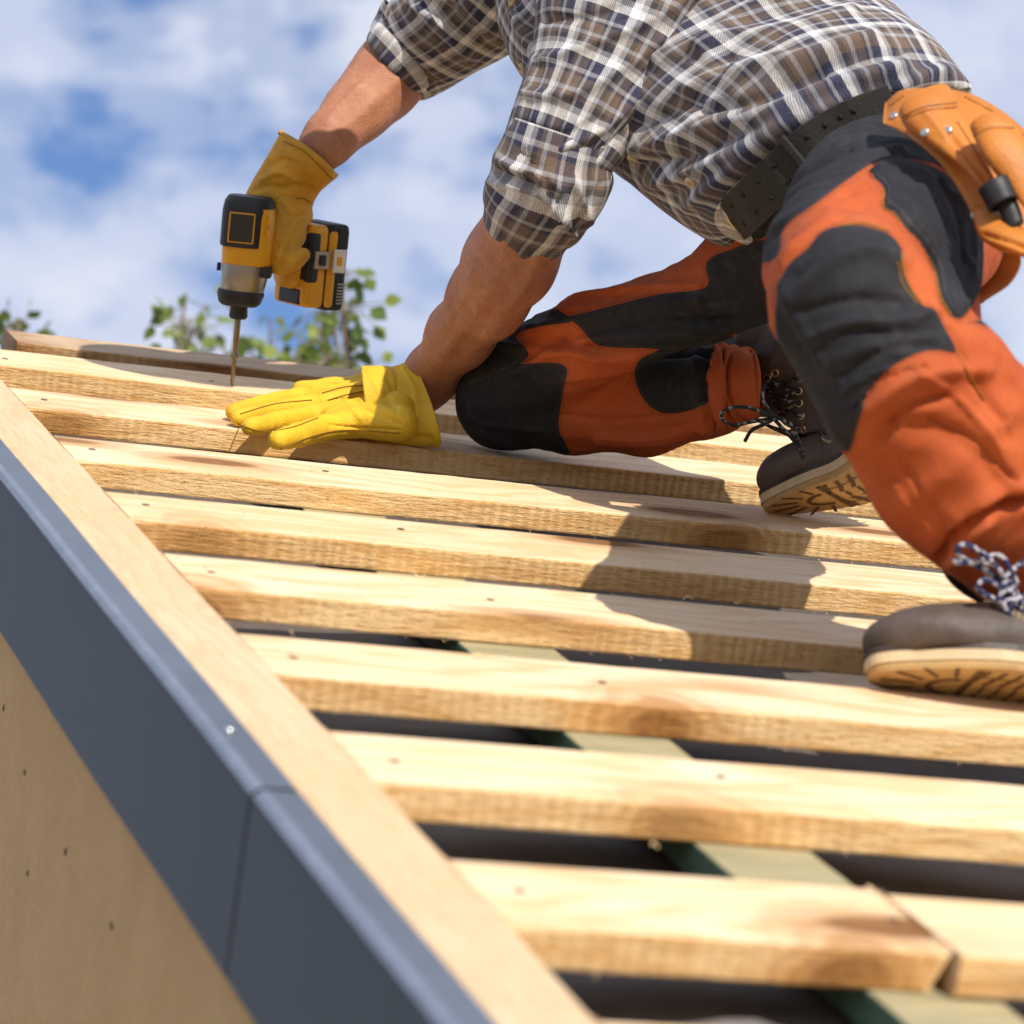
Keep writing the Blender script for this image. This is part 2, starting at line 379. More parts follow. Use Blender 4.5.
# plaid flannel in garment coordinates (metres)
m,nt,b=newmat('plaid_flannel'); at=N_(nt,'ShaderNodeAttribute',attribute_name='guv'); sx=N_(nt,'ShaderNodeSeparateXYZ'); lk(nt,at.outputs['Vector'],sx.inputs[0])
W=(.88,.87,.86);NV=(.022,.030,.075);BR=(.155,.105,.075);LG=(.40,.40,.42);DB=(.035,.035,.045)
st=[(0,W),(.14,NV),(.33,LG),(.40,NV),(.46,BR),(.64,LG),(.72,BR),(.80,DB),(.90,LG)]
per=.056
def stripe(x):
    f=math_(nt,'FRACT',math_(nt,'DIVIDE',x,per)); return ramp(nt,f,st,'CONSTANT').outputs[0]
cu=stripe(math_(nt,'ADD',sx.outputs[0],10.0)); cv=stripe(math_(nt,'ADD',sx.outputs[1],10.013))
tw=math_(nt,'SINE',math_(nt,'MULTIPLY',math_(nt,'ADD',sx.outputs[0],sx.outputs[1]),2600)); tw=math_(nt,'MULTIPLY_ADD',tw,.22,.5)
c=mix(nt,tw,cu,cv)
o=coords(nt); n1=noise(nt,o,500,3,.7); n2=noise(nt,o,25,3,.6); c=mix(nt,ramp(nt,n1,[(.35,.35),(.65,0)]).outputs[0],c,(.16,.13,.11)); 
lk(nt,c,b.inputs['Base Color']); b.inputs['Roughness'].default_value=.95; b.inputs['Specular IOR Level'].default_value=.1; b.inputs['Sheen Weight'].default_value=.15
bump(nt,b,math_(nt,'ADD',n1,math_(nt,'MULTIPLY',n2,3)),.35,.0012); M['plaid']=m
# trousers: rust orange canvas and charcoal reinforcement, split by the signed distance stored on the cloth
def canvas(name):
    m,nt,b=newmat(name); at=N_(nt,'ShaderNodeAttribute',attribute_name='patch'); d=at.outputs['Fac']
    o=coords(nt); n1=noise(nt,o,700,2,.6); n2=noise(nt,o,14,4,.6); n3=noise(nt,o,90,4,.6)
    org=ramp(nt,n2,[(.3,(.43,.082,.020)),(.7,(.54,.118,.032))]).outputs[0]; blk=ramp(nt,n2,[(.3,(.013,.014,.018)),(.7,(.026,.027,.033))]).outputs[0]
    f=ramp(nt,math_(nt,'MULTIPLY_ADD',d,.5,.5),[(.45,0),(.55,1)]).outputs[0]
    c=mix(nt,f,org,blk)
    seam=ramp(nt,math_(nt,'ABSOLUTE',math_(nt,'ADD',d,1.2)),[(0,.6),(1.0,0)]).outputs[0]; c=mix(nt,seam,c,(.16,.035,.012))
    s2_=ramp(nt,math_(nt,'ABSOLUTE',math_(nt,'ADD',d,3.4)),[(0,.55),(.7,0)]).outputs[0]; c=mix(nt,s2_,c,(.20,.045,.015))
    s3_=ramp(nt,math_(nt,'ABSOLUTE',math_(nt,'SUBTRACT',d,2.2)),[(0,.35),(.6,0)]).outputs[0]; c=mix(nt,s3_,c,(.10,.10,.11))
    dust=ramp(nt,math_(nt,'MULTIPLY',n3,noise(nt,o,9,3,.5)),[(.26,0),(.55,.16)]).outputs[0]; c=mix(nt,dust,c,(.30,.24,.20))
    c=mix(nt,ramp(nt,n1,[(.35,.22),(.6,0)]).outputs[0],c,(.02,.012,.01))
    lk(nt,c,b.inputs['Base Color']); b.inputs['Roughness'].default_value=.78; b.inputs['Specular IOR Level'].default_value=.25
    h=math_(nt,'ADD',math_(nt,'MULTIPLY',n1,.5),math_(nt,'ADD',math_(nt,'MULTIPLY',f,2.5),math_(nt,'MULTIPLY',n3,.8)))
    bump(nt,b,h,.4,.0012); return m
M['canvas']=canvas('work_canvas')
M['charcoal']=simple('charcoal_canvas',(.034,.036,.043),.8,0,60,.3,.4)
def leather(name,c1,c2,rough=.5,sc=40,bs=.35):
    m,nt,b=newmat(name); o=coords(nt); n1=noise(nt,o,sc,5,.6); n2=noise(nt,o,sc*9,3,.6); v=N_(nt,'ShaderNodeTexVoronoi',feature='DISTANCE_TO_EDGE'); v.inputs['Scale'].default_value=sc*11; lk(nt,o,v.inputs['Vector'])
    lk(nt,ramp(nt,n1,[(.28,c1),(.72,c2)]).outputs[0],b.inputs['Base Color']); b.inputs['Roughness'].default_value=rough
    bump(nt,b,math_(nt,'ADD',math_(nt,'MULTIPLY',n1,2.),math_(nt,'ADD',n2,v.outputs[0])),bs,.0012); return m
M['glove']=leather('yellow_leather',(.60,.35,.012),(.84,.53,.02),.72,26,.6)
M['gloved']=leather('shaded_yellow_leather',(.46,.22,.012),(.68,.35,.02),.7,26,.6)  # darker copy of the glove leather, shade painted into the colour
M['seam']=simple('dark_thread',(.30,.15,.012),.8)
M['tan']=leather('tan_leather',(.40,.12,.010),(.57,.20,.018),.55,16)
M['stitch']=simple('brown_thread',(.14,.055,.02),.8)
M['belt']=leather('brown_black_leather',(.011,.010,.009),(.026,.022,.018),.7,20)
M['webbing']=simple('black_webbing',(.02,.02,.023),.8,0,300,.3,.6)
M['boot']=leather('grey_brown_leather',(.060,.042,.033),(.115,.086,.070),.6,30)
M['bootd']=leather('dark_brown_leather',(.030,.020,.015),(.055,.036,.026),.5,30)
M['midsole']=simple('cream_rubber',(.62,.47,.27),.6,0,80,.12,.2)
M['sole']=simple('gum_rubber',(.50,.31,.12),.6,0,60,.22,.3)
M['tread']=simple('sole_groove',(.13,.065,.022),.8)
M['brass']=simple('eyelet_brass',(.62,.47,.27),.3,1,80,.1,0)
def lace(name,a,b_,c_):
    m,nt,b=newmat(name); o=coords(nt); v=N_(nt,'ShaderNodeTexVoronoi'); v.inputs['Scale'].default_value=260; lk(nt,o,v.inputs['Vector'])
    r=ramp(nt,v.outputs['Color'],[(0,a),(.42,b_),(.72,c_)],'CONSTANT'); lk(nt,r.outputs[0],b.inputs['Base Color']); b.inputs['Roughness'].default_value=.8; return m
M['laceb']=lace('blue_white_lace',(.014,.020,.08),(.40,.38,.42),(.018,.024,.09)); M['lacek']=lace('black_lace',(.012,.012,.014),(.02,.02,.02),(.25,.23,.2))
M['dyel']=simple('yellow_plastic',(.72,.34,.006),.42,0,50,.08,.05,.5)
M['dblk']=simple('black_rubber',(.018,.019,.022),.5,0,200,.3,.3)
M['dgry']=simple('cast_aluminium',(.36,.33,.29),.36,.85,60,.1,.1)
M['dwin']=simple('smoke_panel',(.032,.03,.028),.25,0,50,.1,0)
M['steel']=simple('bright_steel',(.62,.63,.64),.3,1,60,.1,0)
M['bit']=simple('bit_steel',(.34,.25,.15),.35,.9,60,.2,0)
# foliage, bark, ground
def leafm(name,c1,c2):
    m,nt,b=newmat(name); g=N_(nt,'ShaderNodeNewGeometry'); r=ramp(nt,g.outputs['Random Per Island'],[(0,c1),(1,c2)]).outputs[0]; n=noise(nt,coords(nt),50,3,.5)
    lk(nt,mix(nt,math_(nt,'MULTIPLY',n,.4),r,(.16,.2,.05)),b.inputs['Base Color']); b.inputs['Roughness'].default_value=.5
    tr=N_(nt,'ShaderNodeBsdfTranslucent'); lk(nt,r,tr.inputs[0]); ms=N_(nt,'ShaderNodeMixShader'); ms.inputs[0].default_value=.35
    lk(nt,b.outputs[0],ms.inputs[1]); lk(nt,tr.outputs[0],ms.inputs[2]); lk(nt,ms.outputs[0],nt.nodes['Material Output'].inputs[0]); return m
M['leaf']=leafm('birch_leaf',(.04,.10,.015),(.32,.38,.07)); M['bark']=simple('bark',(.20,.16,.12),.9,0,30,.3,.5)
M['grass']=simple('dry_ground',(.27,.21,.13),.95,0,30,.4,.5); M['roofin']=simple('interior_board',(.2,.15,.1),.9)
#ROOF
# ------------------------------------------------------------------ setting: ground
mesh_obj('ground',[(-400,-400,0),(400,-400,0),(400,400,0),(-400,400,0)],[(0,1,2,3)],M['grass'],smooth=False)['kind']='structure'
# ------------------------------------------------------------------ roof timbers
def local_obj(name,V,F,mat,origin,ax,parent=None,smooth=False):
    """mesh whose object axes follow the roof, so the grain runs along the board"""
    me=bpy.data.meshes.new(name); me.from_pydata([tuple(v) for v in V],[],F); me.update(); me.materials.append(mat)
    me.polygons.foreach_set('use_smooth',[smooth]*len(me.polygons))
    o=bpy.data.objects.new(name,me); COL.objects.link(o)
    Mx=Matrix((( *[ax[j][0] for j in range(3)],origin[0]),(*[ax[j][1] for j in range(3)],origin[1]),(*[ax[j][2] for j in range(3)],origin[2]),(0,0,0,1)))
    o.matrix_world=Mx
    if parent: o.parent=parent; o.matrix_parent_inverse=Matrix.Translation(parent.location).inverted()
    return o
def plank(name,mat,a0,a1,b0,w,t,c=0.,yaw=0.,seed=0,along='x',endcut=0.,nseg=None,wob=.00025,fuzz=True):
    L=a1-a0; n=nseg or max(6,int(L/.025)); r=np.random.default_rng(seed)
    ph=r.random(8)*6.28; V=[];F=[]
    prof=[(0,0),(w,0),(w,-t),(0,-t)]
    for i in range(n+1):
        x=L*i/n
        for j,(y,z) in enumerate(prof):
            dy=wob*(math.sin(x*5+ph[j])+.5*math.sin(x*17+ph[j+4])) ; dz=wob*.8*(math.sin(x*4+ph[(j+3)%8])+.45*math.sin(x*23+ph[(j+5)%8]))
            xx=x+(endcut*(-z/t) if i==n else 0)
            V.append((xx,y+dy+.00012*r.normal(),z+dz+.00012*r.normal()))
    for i in range(n):
        for j in range(4): F.append((i*4+j,(i+1)*4+j,(i+1)*4+(j+1)%4,i*4+(j+1)%4))
    F.append((3,2,1,0)[::1]);F.append(tuple(n*4+j for j in range(4)))
    F=[f[::-1] for f in F]
    if fuzz:
        for q in range(int(L*70)):
            x=r.random()*L; zt=0. if r.random()<.45 else -t; l=.0015+.0045*r.random()**2; an=(r.random()-.5)*2.4; k0=len(V)
            dx,dy,dz=l*math.sin(an),-l*(.25+.5*r.random()),l*(r.random()-.3)*.8*(1 if zt==0 else -1)
            V+=[(x-.0004,.0006,zt-.0004),(x+.0004,.0006,zt-.0004),(x+dx,dy,zt+dz)]; F.append((k0,k0+1,k0+2))
    cy,sy=math.cos(yaw),math.sin(yaw)
    if along=='x': ax=[cy*UX+sy*VX,-sy*UX+cy*VX,NX]; org=RP(a0,b0,c)
    else: ax=[VX,-UX,NX]; org=RP(b0,a0,c)
    o=local_obj(name,V,F,mat,org,ax); bevel(o,.0022,2); return o
fb=[7.004,6.485,5.952,5.434,4.940,4.412,3.884,3.332,2.80,2.28]
BW=.127;BT=.025
A0=.6262
rowlab=['topmost sawn roof batten below the ridge, half in shade under the drill','pale sawn roof batten under the flat gloved hand, second row from the ridge','rough third row roof batten ending at a butt joint near the kneeling boot',
 'roof batten in the fourth row with a large swirling knot at its left end','fifth row roof batten with a brown patch beside the rake board','sixth row roof batten that the front boot stands on, dark knot mid span',
 'seventh row roof batten with scalloped saw marks and brown knot','lowest roof batten in view, cut off at a joint over the green counter batten','roof batten one row below the lowest one in view','roof batten two rows below the lowest one in view']
G='sawn battens nailed in rows across the roof'
def scr(a,b,c=0.0): 
    return tube([RP(a,b,c-.004),RP(a,b,c+.0012)],.0042,10)
rafters=[.85,1.70,2.55]
for i,f in enumerate(fb):
    b0=f*HC; yaw=[-.012,0.002,.004,.002,.0,.0,-.004,-.004,0,0][i]
    if i==2:
        aj=1.712
        o=plank('roof_batten',M['batten'],A0,aj,b0,BW,BT,yaw=yaw,seed=40+i); setp(o,rowlab[i],'batten',G)
        o=plank('roof_batten',M['batten'],aj+.004,3.2,b0-.004,BW,BT,yaw=yaw,seed=140+i,c=-.0015); setp(o,'short third row batten right of the butt joint, running behind the trouser leg','batten',G)
    elif i==7:
        aj=.900
        o=plank('roof_batten',M['batten'],A0,aj,b0,BW,BT,yaw=yaw,seed=46,endcut=-.012); setp(o,rowlab[i],'batten',G)
        o=plank('roof_batten',M['batten'],aj+.002,3.2,b0-.011,BW-.004,BT,yaw=yaw,seed=147,c=.001); setp(o,'batten in the bottom right corner, stepped forward beyond the lowest row joint','batten',G)
    else:
        o=plank('roof_batten',M['batten'],A0,3.2,b0,BW,BT,yaw=yaw,seed=40+i); setp(o,rowlab[i],'batten',G)
kpx={1:(60,404),2:(700,512),3:(214,535),4:(212,600),5:(672,716),6:(708,818),7:(868,955)}
for o in [q for q in COL.objects if q.name.startswith('roof_batten')]:
    o['knot_at']=(-9.,0.,0.)
for i,(x,y) in kpx.items():
    o=[q for q in COL.objects if q.get('label')==rowlab[i]][0]
    p=on_plane(x,y,-.010)-Rz; o['knot_at']=(float(p@UX)-A0,.004,-.010)
for o in [q for q in COL.objects if q.name.startswith('roof_batten')]:
    Mw=o.matrix_world.copy(); Mi=Mw.inverted(); L_=max(v.co.x for v in o.data.vertices)
    for a_ in [.030]+[r_+.044-A0+(rng.random()-.5)*.01 for r_ in rafters]:
        x0=(Mw@Vector((0,0,0)))[0]-A0; xl=a_-x0
        if not(.01<xl<L_-.01): continue
        c_=np.array([xl,BW*(.40+.25*rng.random()),.0004]); V,F=tube([c_-[0,0,.003],c_+[0,0,.0003]],[.0036,.0036],10)
        me=bpy.data.meshes.new('screw'); me.from_pydata(V.tolist(),[],F); me.materials.append(M['screw']); so_=bpy.data.objects.new('screw',me); COL.objects.link(so_); so_.parent=o
# ridge boards
o=plank('ridge_board',M['ridge'],.684,3.2,3.932,.10,.022,c=.006,yaw=-.010,seed=91); setp(o,'weathered grey-brown board lying along the ridge behind the drill bit','board')
# rake board
o=plank('rake_board',M['rake'],.75,4.03,.627,.0605,.045,c=.0016,along='y',seed=5,wob=.0005,fuzz=False); setp(o,'pale planed timber board running up the sloping edge of the roof','board')
# counter battens (green treated)
ql=['green treated counter batten nearest the rake board, showing in the gaps between the rows','green treated counter batten under the butt joint by the kneeling boot','green treated counter batten farthest right under the roof battens']
for q,a in enumerate(rafters):
    o=plank('counter_batten',M['rafter'],.75,4.0,a+.086,.084,.024,c=-BT-.0005,along='y',seed=70+q,fuzz=False); setp(o,ql[q],'timber','green treated timbers running up the slope')
# membrane: sags between the counter battens
na,nb=150,170; aa=np.linspace(.57,3.2,na); bb=np.linspace(.75,4.06,nb); AA,BB=np.meshgrid(aa,bb,indexing='ij')
X3=np.stack([AA,BB,0*AA],-1)
sag=.010*np.cos((AA-.894)/.85*2*np.pi); cc=-.066+sag*.8+.005*sines(X3,14,3)+.003*sines(X3,60,5)
cc+=.034*np.exp(-((BB-1.745-.015*np.sin(AA*16))/.040)**2)*np.clip((.84-AA)*12,0,1)*np.clip((AA-.60)*12,0,1)+.022*np.exp(-((BB-1.99)/.035)**2)*np.clip((AA-.95)*8,0,1)+.020*np.exp(-((AA-.70)/.07)**2-((BB-2.0)/.04)**2)
V=[RP(a,b,c) for a,b,c in zip(AA.ravel(),BB.ravel(),cc.ravel())]
F=[(i*nb+j,(i+1)*nb+j,(i+1)*nb+j+1,i*nb+j+1) for i in range(na-1) for j in range(nb-1)]
fmm=[1 if (1.66<bb[f[0]%nb]<1.83 and aa[f[0]//nb]<.845) or (1.955<bb[f[0]%nb]<2.03) else 0 for f in F]  # bulge and strip faces get the painted sunlit tone
mem=mesh_obj('roof_membrane',V,F,None,mats=[M['membrane'],M['membrane_sunlit']],fm=fmm); setp(mem,'dark grey-brown roofing underlay sagging beneath the battens, with white printed marks','membrane')
def memc(a,b):
    i=np.argmin(abs(aa-a));j=np.argmin(abs(bb-b)); return cc[i,j]
for (x,y,w) in ((612,1007,.020),(679,1001,.022),(738,1009,.012),(756,1013,.015),(830,1016,.018),(590,1018,.01)):
    p0=on_plane(x,y,-.035); D=p0-Rz; a,b=D@UX,D@VX
    for s in range(6):
        aa0=a-w/2+w*s/6
    V4=[]
    for (da,db) in ((-w/2,-.006),(w/2,-.006),(w/2,.006),(-w/2,.006)): 
        ca_=np.interp(b+db,bb,cc[np.argmin(abs(aa-(a+da)))]); V4.append(RP(a+da,b+db,ca_+.0025))
    mesh_obj('printed_mark',V4,[(0,1,2,3)],M['mark'],mem,smooth=False)
# other slope and house body
def quad(name,pts,mat,**k):
    o=mesh_obj(name,pts,[tuple(range(len(pts)))],mat,smooth=False); return setp(o,**k)
house=empty('house',RP(.56,0,-3),'tan rendered house whose gable wall shows below the dark verge trim','house')
rd=RP(.57,4.06,-.09); 
def slab(name,mat,P4,t,parent): # thick sheet
    P4=np.array(P4); n=nrm(np.cross(P4[1]-P4[0],P4[3]-P4[0])); V=np.vstack([P4,P4-n*t])
    return mesh_obj(name,V,[(0,1,2,3),(7,6,5,4),(0,4,5,1),(1,5,6,2),(2,6,7,3),(3,7,4,0)],mat,parent,smooth=False)
bk=lambda a,b,c=0.:np.array([a,2*rd[1]-RP(a,b,c)[1],RP(a,b,c)[2]])
slab('roof_slope',M['membrane'],[bk(.545,4.06,-.1),bk(3.25,4.06,-.1),bk(3.25,.9,-.1),bk(.545,.9,-.1)],.03,house)
slab('roof_deck',M['roofin'],[RP(.571,.75,-.135),RP(3.2,.75,-.135),RP(3.2,4.06,-.135),RP(.571,4.06,-.135)],.02,house)
# gable wall as fine sheet with the roof pitch
ag=.562; z_e=RP(0,.95,-.10)[2]; y0=RP(0,.95)[1]; yr=rd[1]; zr=RP(0,4.05,-.10)[2]; y1=2*yr-y0
for nm,xg in (('gable_wall',ag),('rear_gable_wall',3.2)):
    V=[(xg,y0,0),(xg,y1,0),(xg,y1,z_e),(xg,yr,zr),(xg,y0,z_e)]; V+=[(x+.2*(1 if xg<1 else -1),y,z) for x,y,z in V]
    F=[(0,4,3,2,1),(5,6,7,8,9)]+[(i,(i+1)%5,5+(i+1)%5,5+i) for i in range(5)]
    w=mesh_obj(nm,V,F,M['wall'],house,smooth=False)
    if xg<1: gw=w
for nm,yy in (('front_wall',y0),('back_wall',y1-.2)):
    mb=MB(); mb.box(((ag+3.2)/2,yy+.1,z_e/2-.01),np.eye(3),((3.2-ag)/2-.201,.1,z_e/2-.011)); mb.build(nm,M['wall'],house)
for (x,y) in ((4,708),(25,772),(66,852),(28,873),(112,926)):
    p=on_gable(x,y,ag); 
    th=np.arange(9)/9*6.283; r=.0032*(1+.25*rng.normal(size=9))
    V=[p+np.array([-.0006,math.cos(t)*q,math.sin(t)*q]) for t,q in zip(th,r)]
    mesh_obj('screw_hole',V,[tuple(range(9))],M['hole'],gw,smooth=False)
# verge trim: bent steel, two lengths with a lap
def trim(b0,b1,name,label,da):
    prof=[(.5665,-.030),(.5665,.0025),(.5455,.0025),(.5405,.0010),(.5378,-.0030),(.537,-.009),(.537,-.119),(.5378,-.1215),(.556,-.1215),(.556,-.120),(.5388,-.120),(.5385,-.117),(.5385,-.009),(.5400,-.004),(.5455,.001),(.565,.001),(.565,-.030)]
    prof=[(a-da,c) for a,c in prof]; n=len(prof); K=max(2,int((b1-b0)/.06)); V=[];F=[];fm=[]
    for i in range(K+1):
        b=b0+(b1-b0)*i/K
        for j,(a,c) in enumerate(prof): V.append(RP(a+.0006*math.sin(b*7+j*.0)*(c<-.02),b,c+.0005*math.sin(b*9)))
    for i in range(K):
        for j in range(n): F.append((i*n+j,(i+1)*n+j,(i+1)*n+(j+1)%n,i*n+(j+1)%n)); fm.append(1 if j in(2,3) else (2 if j==1 else 0))
    F+= [tuple(range(n)),tuple(K*n+j for j in range(n))[::-1]]; fm+=[0,0]
    F=[f[::-1] for f in F]
    o=mesh_obj(name,V,F,None,smooth=False,mats=[M['trim'],M['fold'],M['flange']],fm=fm); return setp(o,label,'trim','anthracite steel verge trims')
t1=trim(2.0535,4.06,'verge_trim','upper length of anthracite steel verge trim, above the dark seam',0.)
t2=trim(.75,2.0478,'verge_trim','lower length of anthracite steel verge trim, below the dark seam',0.)
mb=MB(); mb.box(RP(.5390,2.051,-.061),(UX,VX,NX),(.0012,.006,.058)); mb.build('lap_joint',M['hole'],t2)
p=on_plane(226,733,.002); D=p-Rz
V,F=tube([RP(.552,D@VX,.002),RP(.552,D@VX,.006)],[.0045,.003],10); mesh_obj('screw_head',V,F,M['steel'],t1)
# wood shavings and nails
mb=[]
sp=[(205,567,3),(289,653,2),(292,633,4),(480,657,1),(735,600,2),(688,598,1),(770,498,0),(310,470,1),(420,575,2),(655,845,1)]
for i,(x,y,k) in enumerate(sp):
    c=on_plane(x,y,.0015); L=.006+.006*rng.random(); an=rng.random()*3
    t=np.linspace(0,1,7); d1=nrm(UX*math.cos(an)+VX*math.sin(an)+.5*NX*rng.random())
    pts=[c+d1*L*(q-.5)+NX*(.0022*math.sin(q*4+an)) for q in t]
    m_=MB()
    for q in range(6): 
        wv=NX*.0007+VX*.0006; m_.add([pts[q]-wv,pts[q+1]-wv,pts[q+1]+wv,pts[q]+wv],[(0,1,2,3)])
    o=m_.build('wood_shaving',M['shaving'],smooth=True); setp(o,'curled sliver of pale wood lying on the sawn battens','shaving','wood shavings scattered on the battens')
# frayed fibres along the sawn edges are part of the battens' own look: tiny splinters per row
#PERSON
exec_person=True
# ------------------------------------------------------------------ person: body (one continuous skin mesh)
def cp(x,y,d,r=None): return P(x,y,d)
def pr(w,d): return w/2*d/FPX     # radius in metres of something w pixels wide at depth d
J=dict(SL=P(672,-70,3.54),SR=P(565,-125,3.90),NK=P(600,-150,3.68),PV=P(850,165,3.38),HL=P(885,200,3.20),HR=P(815,215,3.40),
 KL=P(838,285,2.80),AL_=P(1052,605,2.92),KR=P(497,385,3.735),AR=P(800,372,3.60))
arm_l=[((672,-70),3.54,120),((600,95),3.485,98),((544,178),3.475,76),((532,214),3.49,84),((510,262),3.54,87),((488,298),3.60,76),((460,335),3.67,62),((432,375),3.755,50),((418,395),3.765,46)]
arm_r=[((565,-125),3.90,115),((490,-40),3.98,100),((440,30),4.06,84),((397,66),4.02,70),((378,88),4.0,66),((355,112),3.975,58),((330,138),3.95,47),((318,152),3.94,42)]
body=[]
for arm in (arm_l,arm_r):
    for (a,da,wa),(b_,db,wb) in zip(arm[:-1],arm[1:]): body.append(('c',P(*a,da),P(*b_,db),pr(wa,da),pr(wb,db)))
sp_=nrm(J['NK']-J['PV']); 
body+= [('c',J['PV'],J['PV']+.22*sp_,.08,.085),('c',J['PV']+.22*sp_,J['PV']+.42*sp_,.07,.06),('c',J['SL'],J['SR'],.05,.05),('c',J['NK'],P(470,-175,3.62),.062,.056),('c',J['NK'],(J['SL']+J['SR'])/2,.05,.055)]
body+= [('c',J['HL'],J['KL'],.06,.045),('c',J['KL'],J['AL_'],.04,.035)]
farp=[(815,225,3.44,.05),(700,305,3.50,.024),(590,342,3.60,.026),(515,388,3.735,.034),(570,395,3.72,.034),(650,396,3.68,.034),(718,386,3.62,.022)]
body+= [('c',P(*a[:3]),P(*b_[:3]),a[3],b_[3]) for a,b_ in zip(farp[:-1],farp[1:])]
# head looking down at the drill
HC_=P(425,-165,3.60); look=nrm(P(260,260,3.9)-HC_); hs=nrm(np.cross(look,nrm(J['NK']-HC_)*-1+CD*-.6)); hu=nrm(np.cross(hs,look)); 
HC_=HC_+look*.01
ax=[look,hs,hu]
body+= [('c',HC_-look*.03-hu*.03,J['NK'],.052,.058),('e',HC_+hu*.03,ax,(.098,.076,.088)),('e',HC_-hu*.045+look*.02,ax,(.075,.058,.070)),('c',HC_+look*.085+hu*.0,HC_+look*.108-hu*.03,.010,.014),
 ('c',HC_+hs*.074+hu*.01,HC_+hs*.078-hu*.025,.014,.010),('c',HC_-hs*.074+hu*.01,HC_-hs*.078-hu*.025,.014,.010),('c',HC_+look*.085-hu*.062+hs*.012,HC_+look*.085-hu*.062-hs*.012,.012,.012),
 ('c',HC_+look*.078-hu*.095+hs*.01,HC_+look*.078-hu*.095-hs*.01,.018,.018)]
V,F=surf_net(body,.0065,.022)
V,N,F=evalmesh(V,F,1,2)
V=V+N*(.0016*sines(V,60,21)+.0008*sines(V,160,22))[:,None]
# forearm tendons and veins
V=fold(V,N,[([(500,215),(505,250),(490,290),(462,330),(440,360)],7,.0028),([(545,235),(530,275),(500,320),(470,355)],8,.003),([(520,225),(523,262),(505,300)],5,-.002),([(535,258),(520,290),(492,322)],3.5,.0016),([(474,262),(466,292),(446,328)],3.5,.0013),
 ([(400,80),(370,105),(340,130)],7,.002),([(385,65),(352,92),(325,122)],4,.0015)])
person=mesh_obj('person',V,F,M['skin']); setp(person,'worker in plaid shirt and orange-black trousers kneeling on the battens, driving a screw','person')
# arm hair: short fine strands on the sunlit forearm
bv=None
from mathutils.bvhtree import BVHTree
bvh_body=BVHTree.FromPolygons(V.tolist(),F)
def surf(bvh,x,y):
    d=(x-512)/FPX*CR+(y-512)/FPX*CD+CF; d=nrm(d)
    h=bvh.ray_cast(Vector(CP),Vector(d)); 
    return (None,None) if h[0] is None else (np.array(h[0]),np.array(h[1]))
hm=MB()
for i in range(700):
    t=rng.random(); x=np.interp(t,[0,1],[525,428])+rng.normal()*20; y=np.interp(t,[0,1],[225,372])+rng.normal()*10
    p,n=surf(bvh_body,x,y)
    if p is None: continue
    ax_=nrm(P(432,375,3.75)-P(527,220,3.65)); d=nrm(ax_*1.0+n*.35+rng.normal(size=3)*.3); L=.006+.005*rng.random(); s=nrm(np.cross(d,n))*.00016
    q=p+d*L; hm.add([p-s,p+s,q],[(0,1,2)])
hm.build('arm_hair',M['armhair'],person)
# face and hair
for s in(-1,1):
    e=HC_+look*.082+hs*.032*s+hu*.005; Vv,Ff=surf_net([('c',e,e+look*.001,.013,.013)],.004,.005); mesh_obj('eye',Vv,Ff,M['eye'],person)
Vv,Ff=surf_net([('e',HC_+hu*.047-look*.016,ax,(.104,.084,.088)),('e',HC_+hu*.0-look*.05,ax,(.066,.076,.09))],.007,.02); Vv,Nn,Ff=evalmesh(Vv,Ff,1,1); Vv=Vv+Nn*(.004*sines(Vv,180,4))[:,None]; mesh_obj('hair',Vv,Ff,M['hair'],person)
Vv,Ff=tube(catmull([HC_+look*.098-hu*.06+hs*.022,HC_+look*.101-hu*.058,HC_+look*.098-hu*.06-hs*.022],9),[.002,.003,.004,.005,.005,.005,.004,.003,.002],8); mesh_obj('mouth',Vv,Ff,M['lip'],person)
# ------------------------------------------------------------------ shirt
def cloth(V,F,name,mat,parent,attrs,folds=(),amp=.004,freq=28,seed=1,amp2=.0015):
    V=np.asarray(V); N=normals(V,F)
    s=sines(V,freq,seed); r=1-np.abs(sines(V,freq*1.2,seed+7,4))*2.2
    D=amp*s+amp*.7*r+amp2*sines(V,freq*3.4,seed+3)
    V=V+N*D[:,None]; V=fold(V,N,folds)
    return mesh_obj(name,V,F,mat,parent,attrs=attrs),V
torso=[(728,232,972,100,3.38,3.32,.72),(700,226,965,78,3.40,3.33,.74),(664,208,945,52,3.45,3.37,.72),(612,165,905,18,3.54,3.42,.68),(560,118,862,-25,3.64,3.50,.62),(522,70,815,-75,3.74,3.58,.58),(503,5,765,-125,3.80,3.66,.56),(500,-70,705,-165,3.80,3.70,.56),(560,-140,665,-185,3.72,3.68,.7)]
V,F,uv=loft(torso,200,260,2.1)
fl=[([(640,150),(700,130),(760,118),(830,88),(900,70)],9,.012),([(650,185),(700,170),(760,140),(800,110)],8,.010),([(690,90),(740,70),(800,60),(870,40)],9,.010),([(640,125),(700,95),(730,60)],7,-.008),([(660,60),(720,40),(790,30),(850,12)],8,.008),
 ([(690,205),(740,165),(790,128),(850,98)],8,.010),([(700,110),(760,98),(820,76)],6,-.009),([(900,88),(940,72),(962,88)],8,.008),([(640,165),(690,155),(740,132)],6,-.008),([(780,85),(830,68),(900,52)],5,-.006),([(705,50),(740,18),(790,-8)],9,.009),
 ([(515,15),(530,50),(545,80)],6,.007),([(560,-5),(535,25),(528,60)],6,-.006)]
shirt,SV=cloth(V,F,'shirt',M['plaid'],person,{'guv':uv+[0,.012,0]},fl,.0045,26,5,.0014)
bvh_shirt=BVHTree.FromPolygons(SV.tolist(),F)
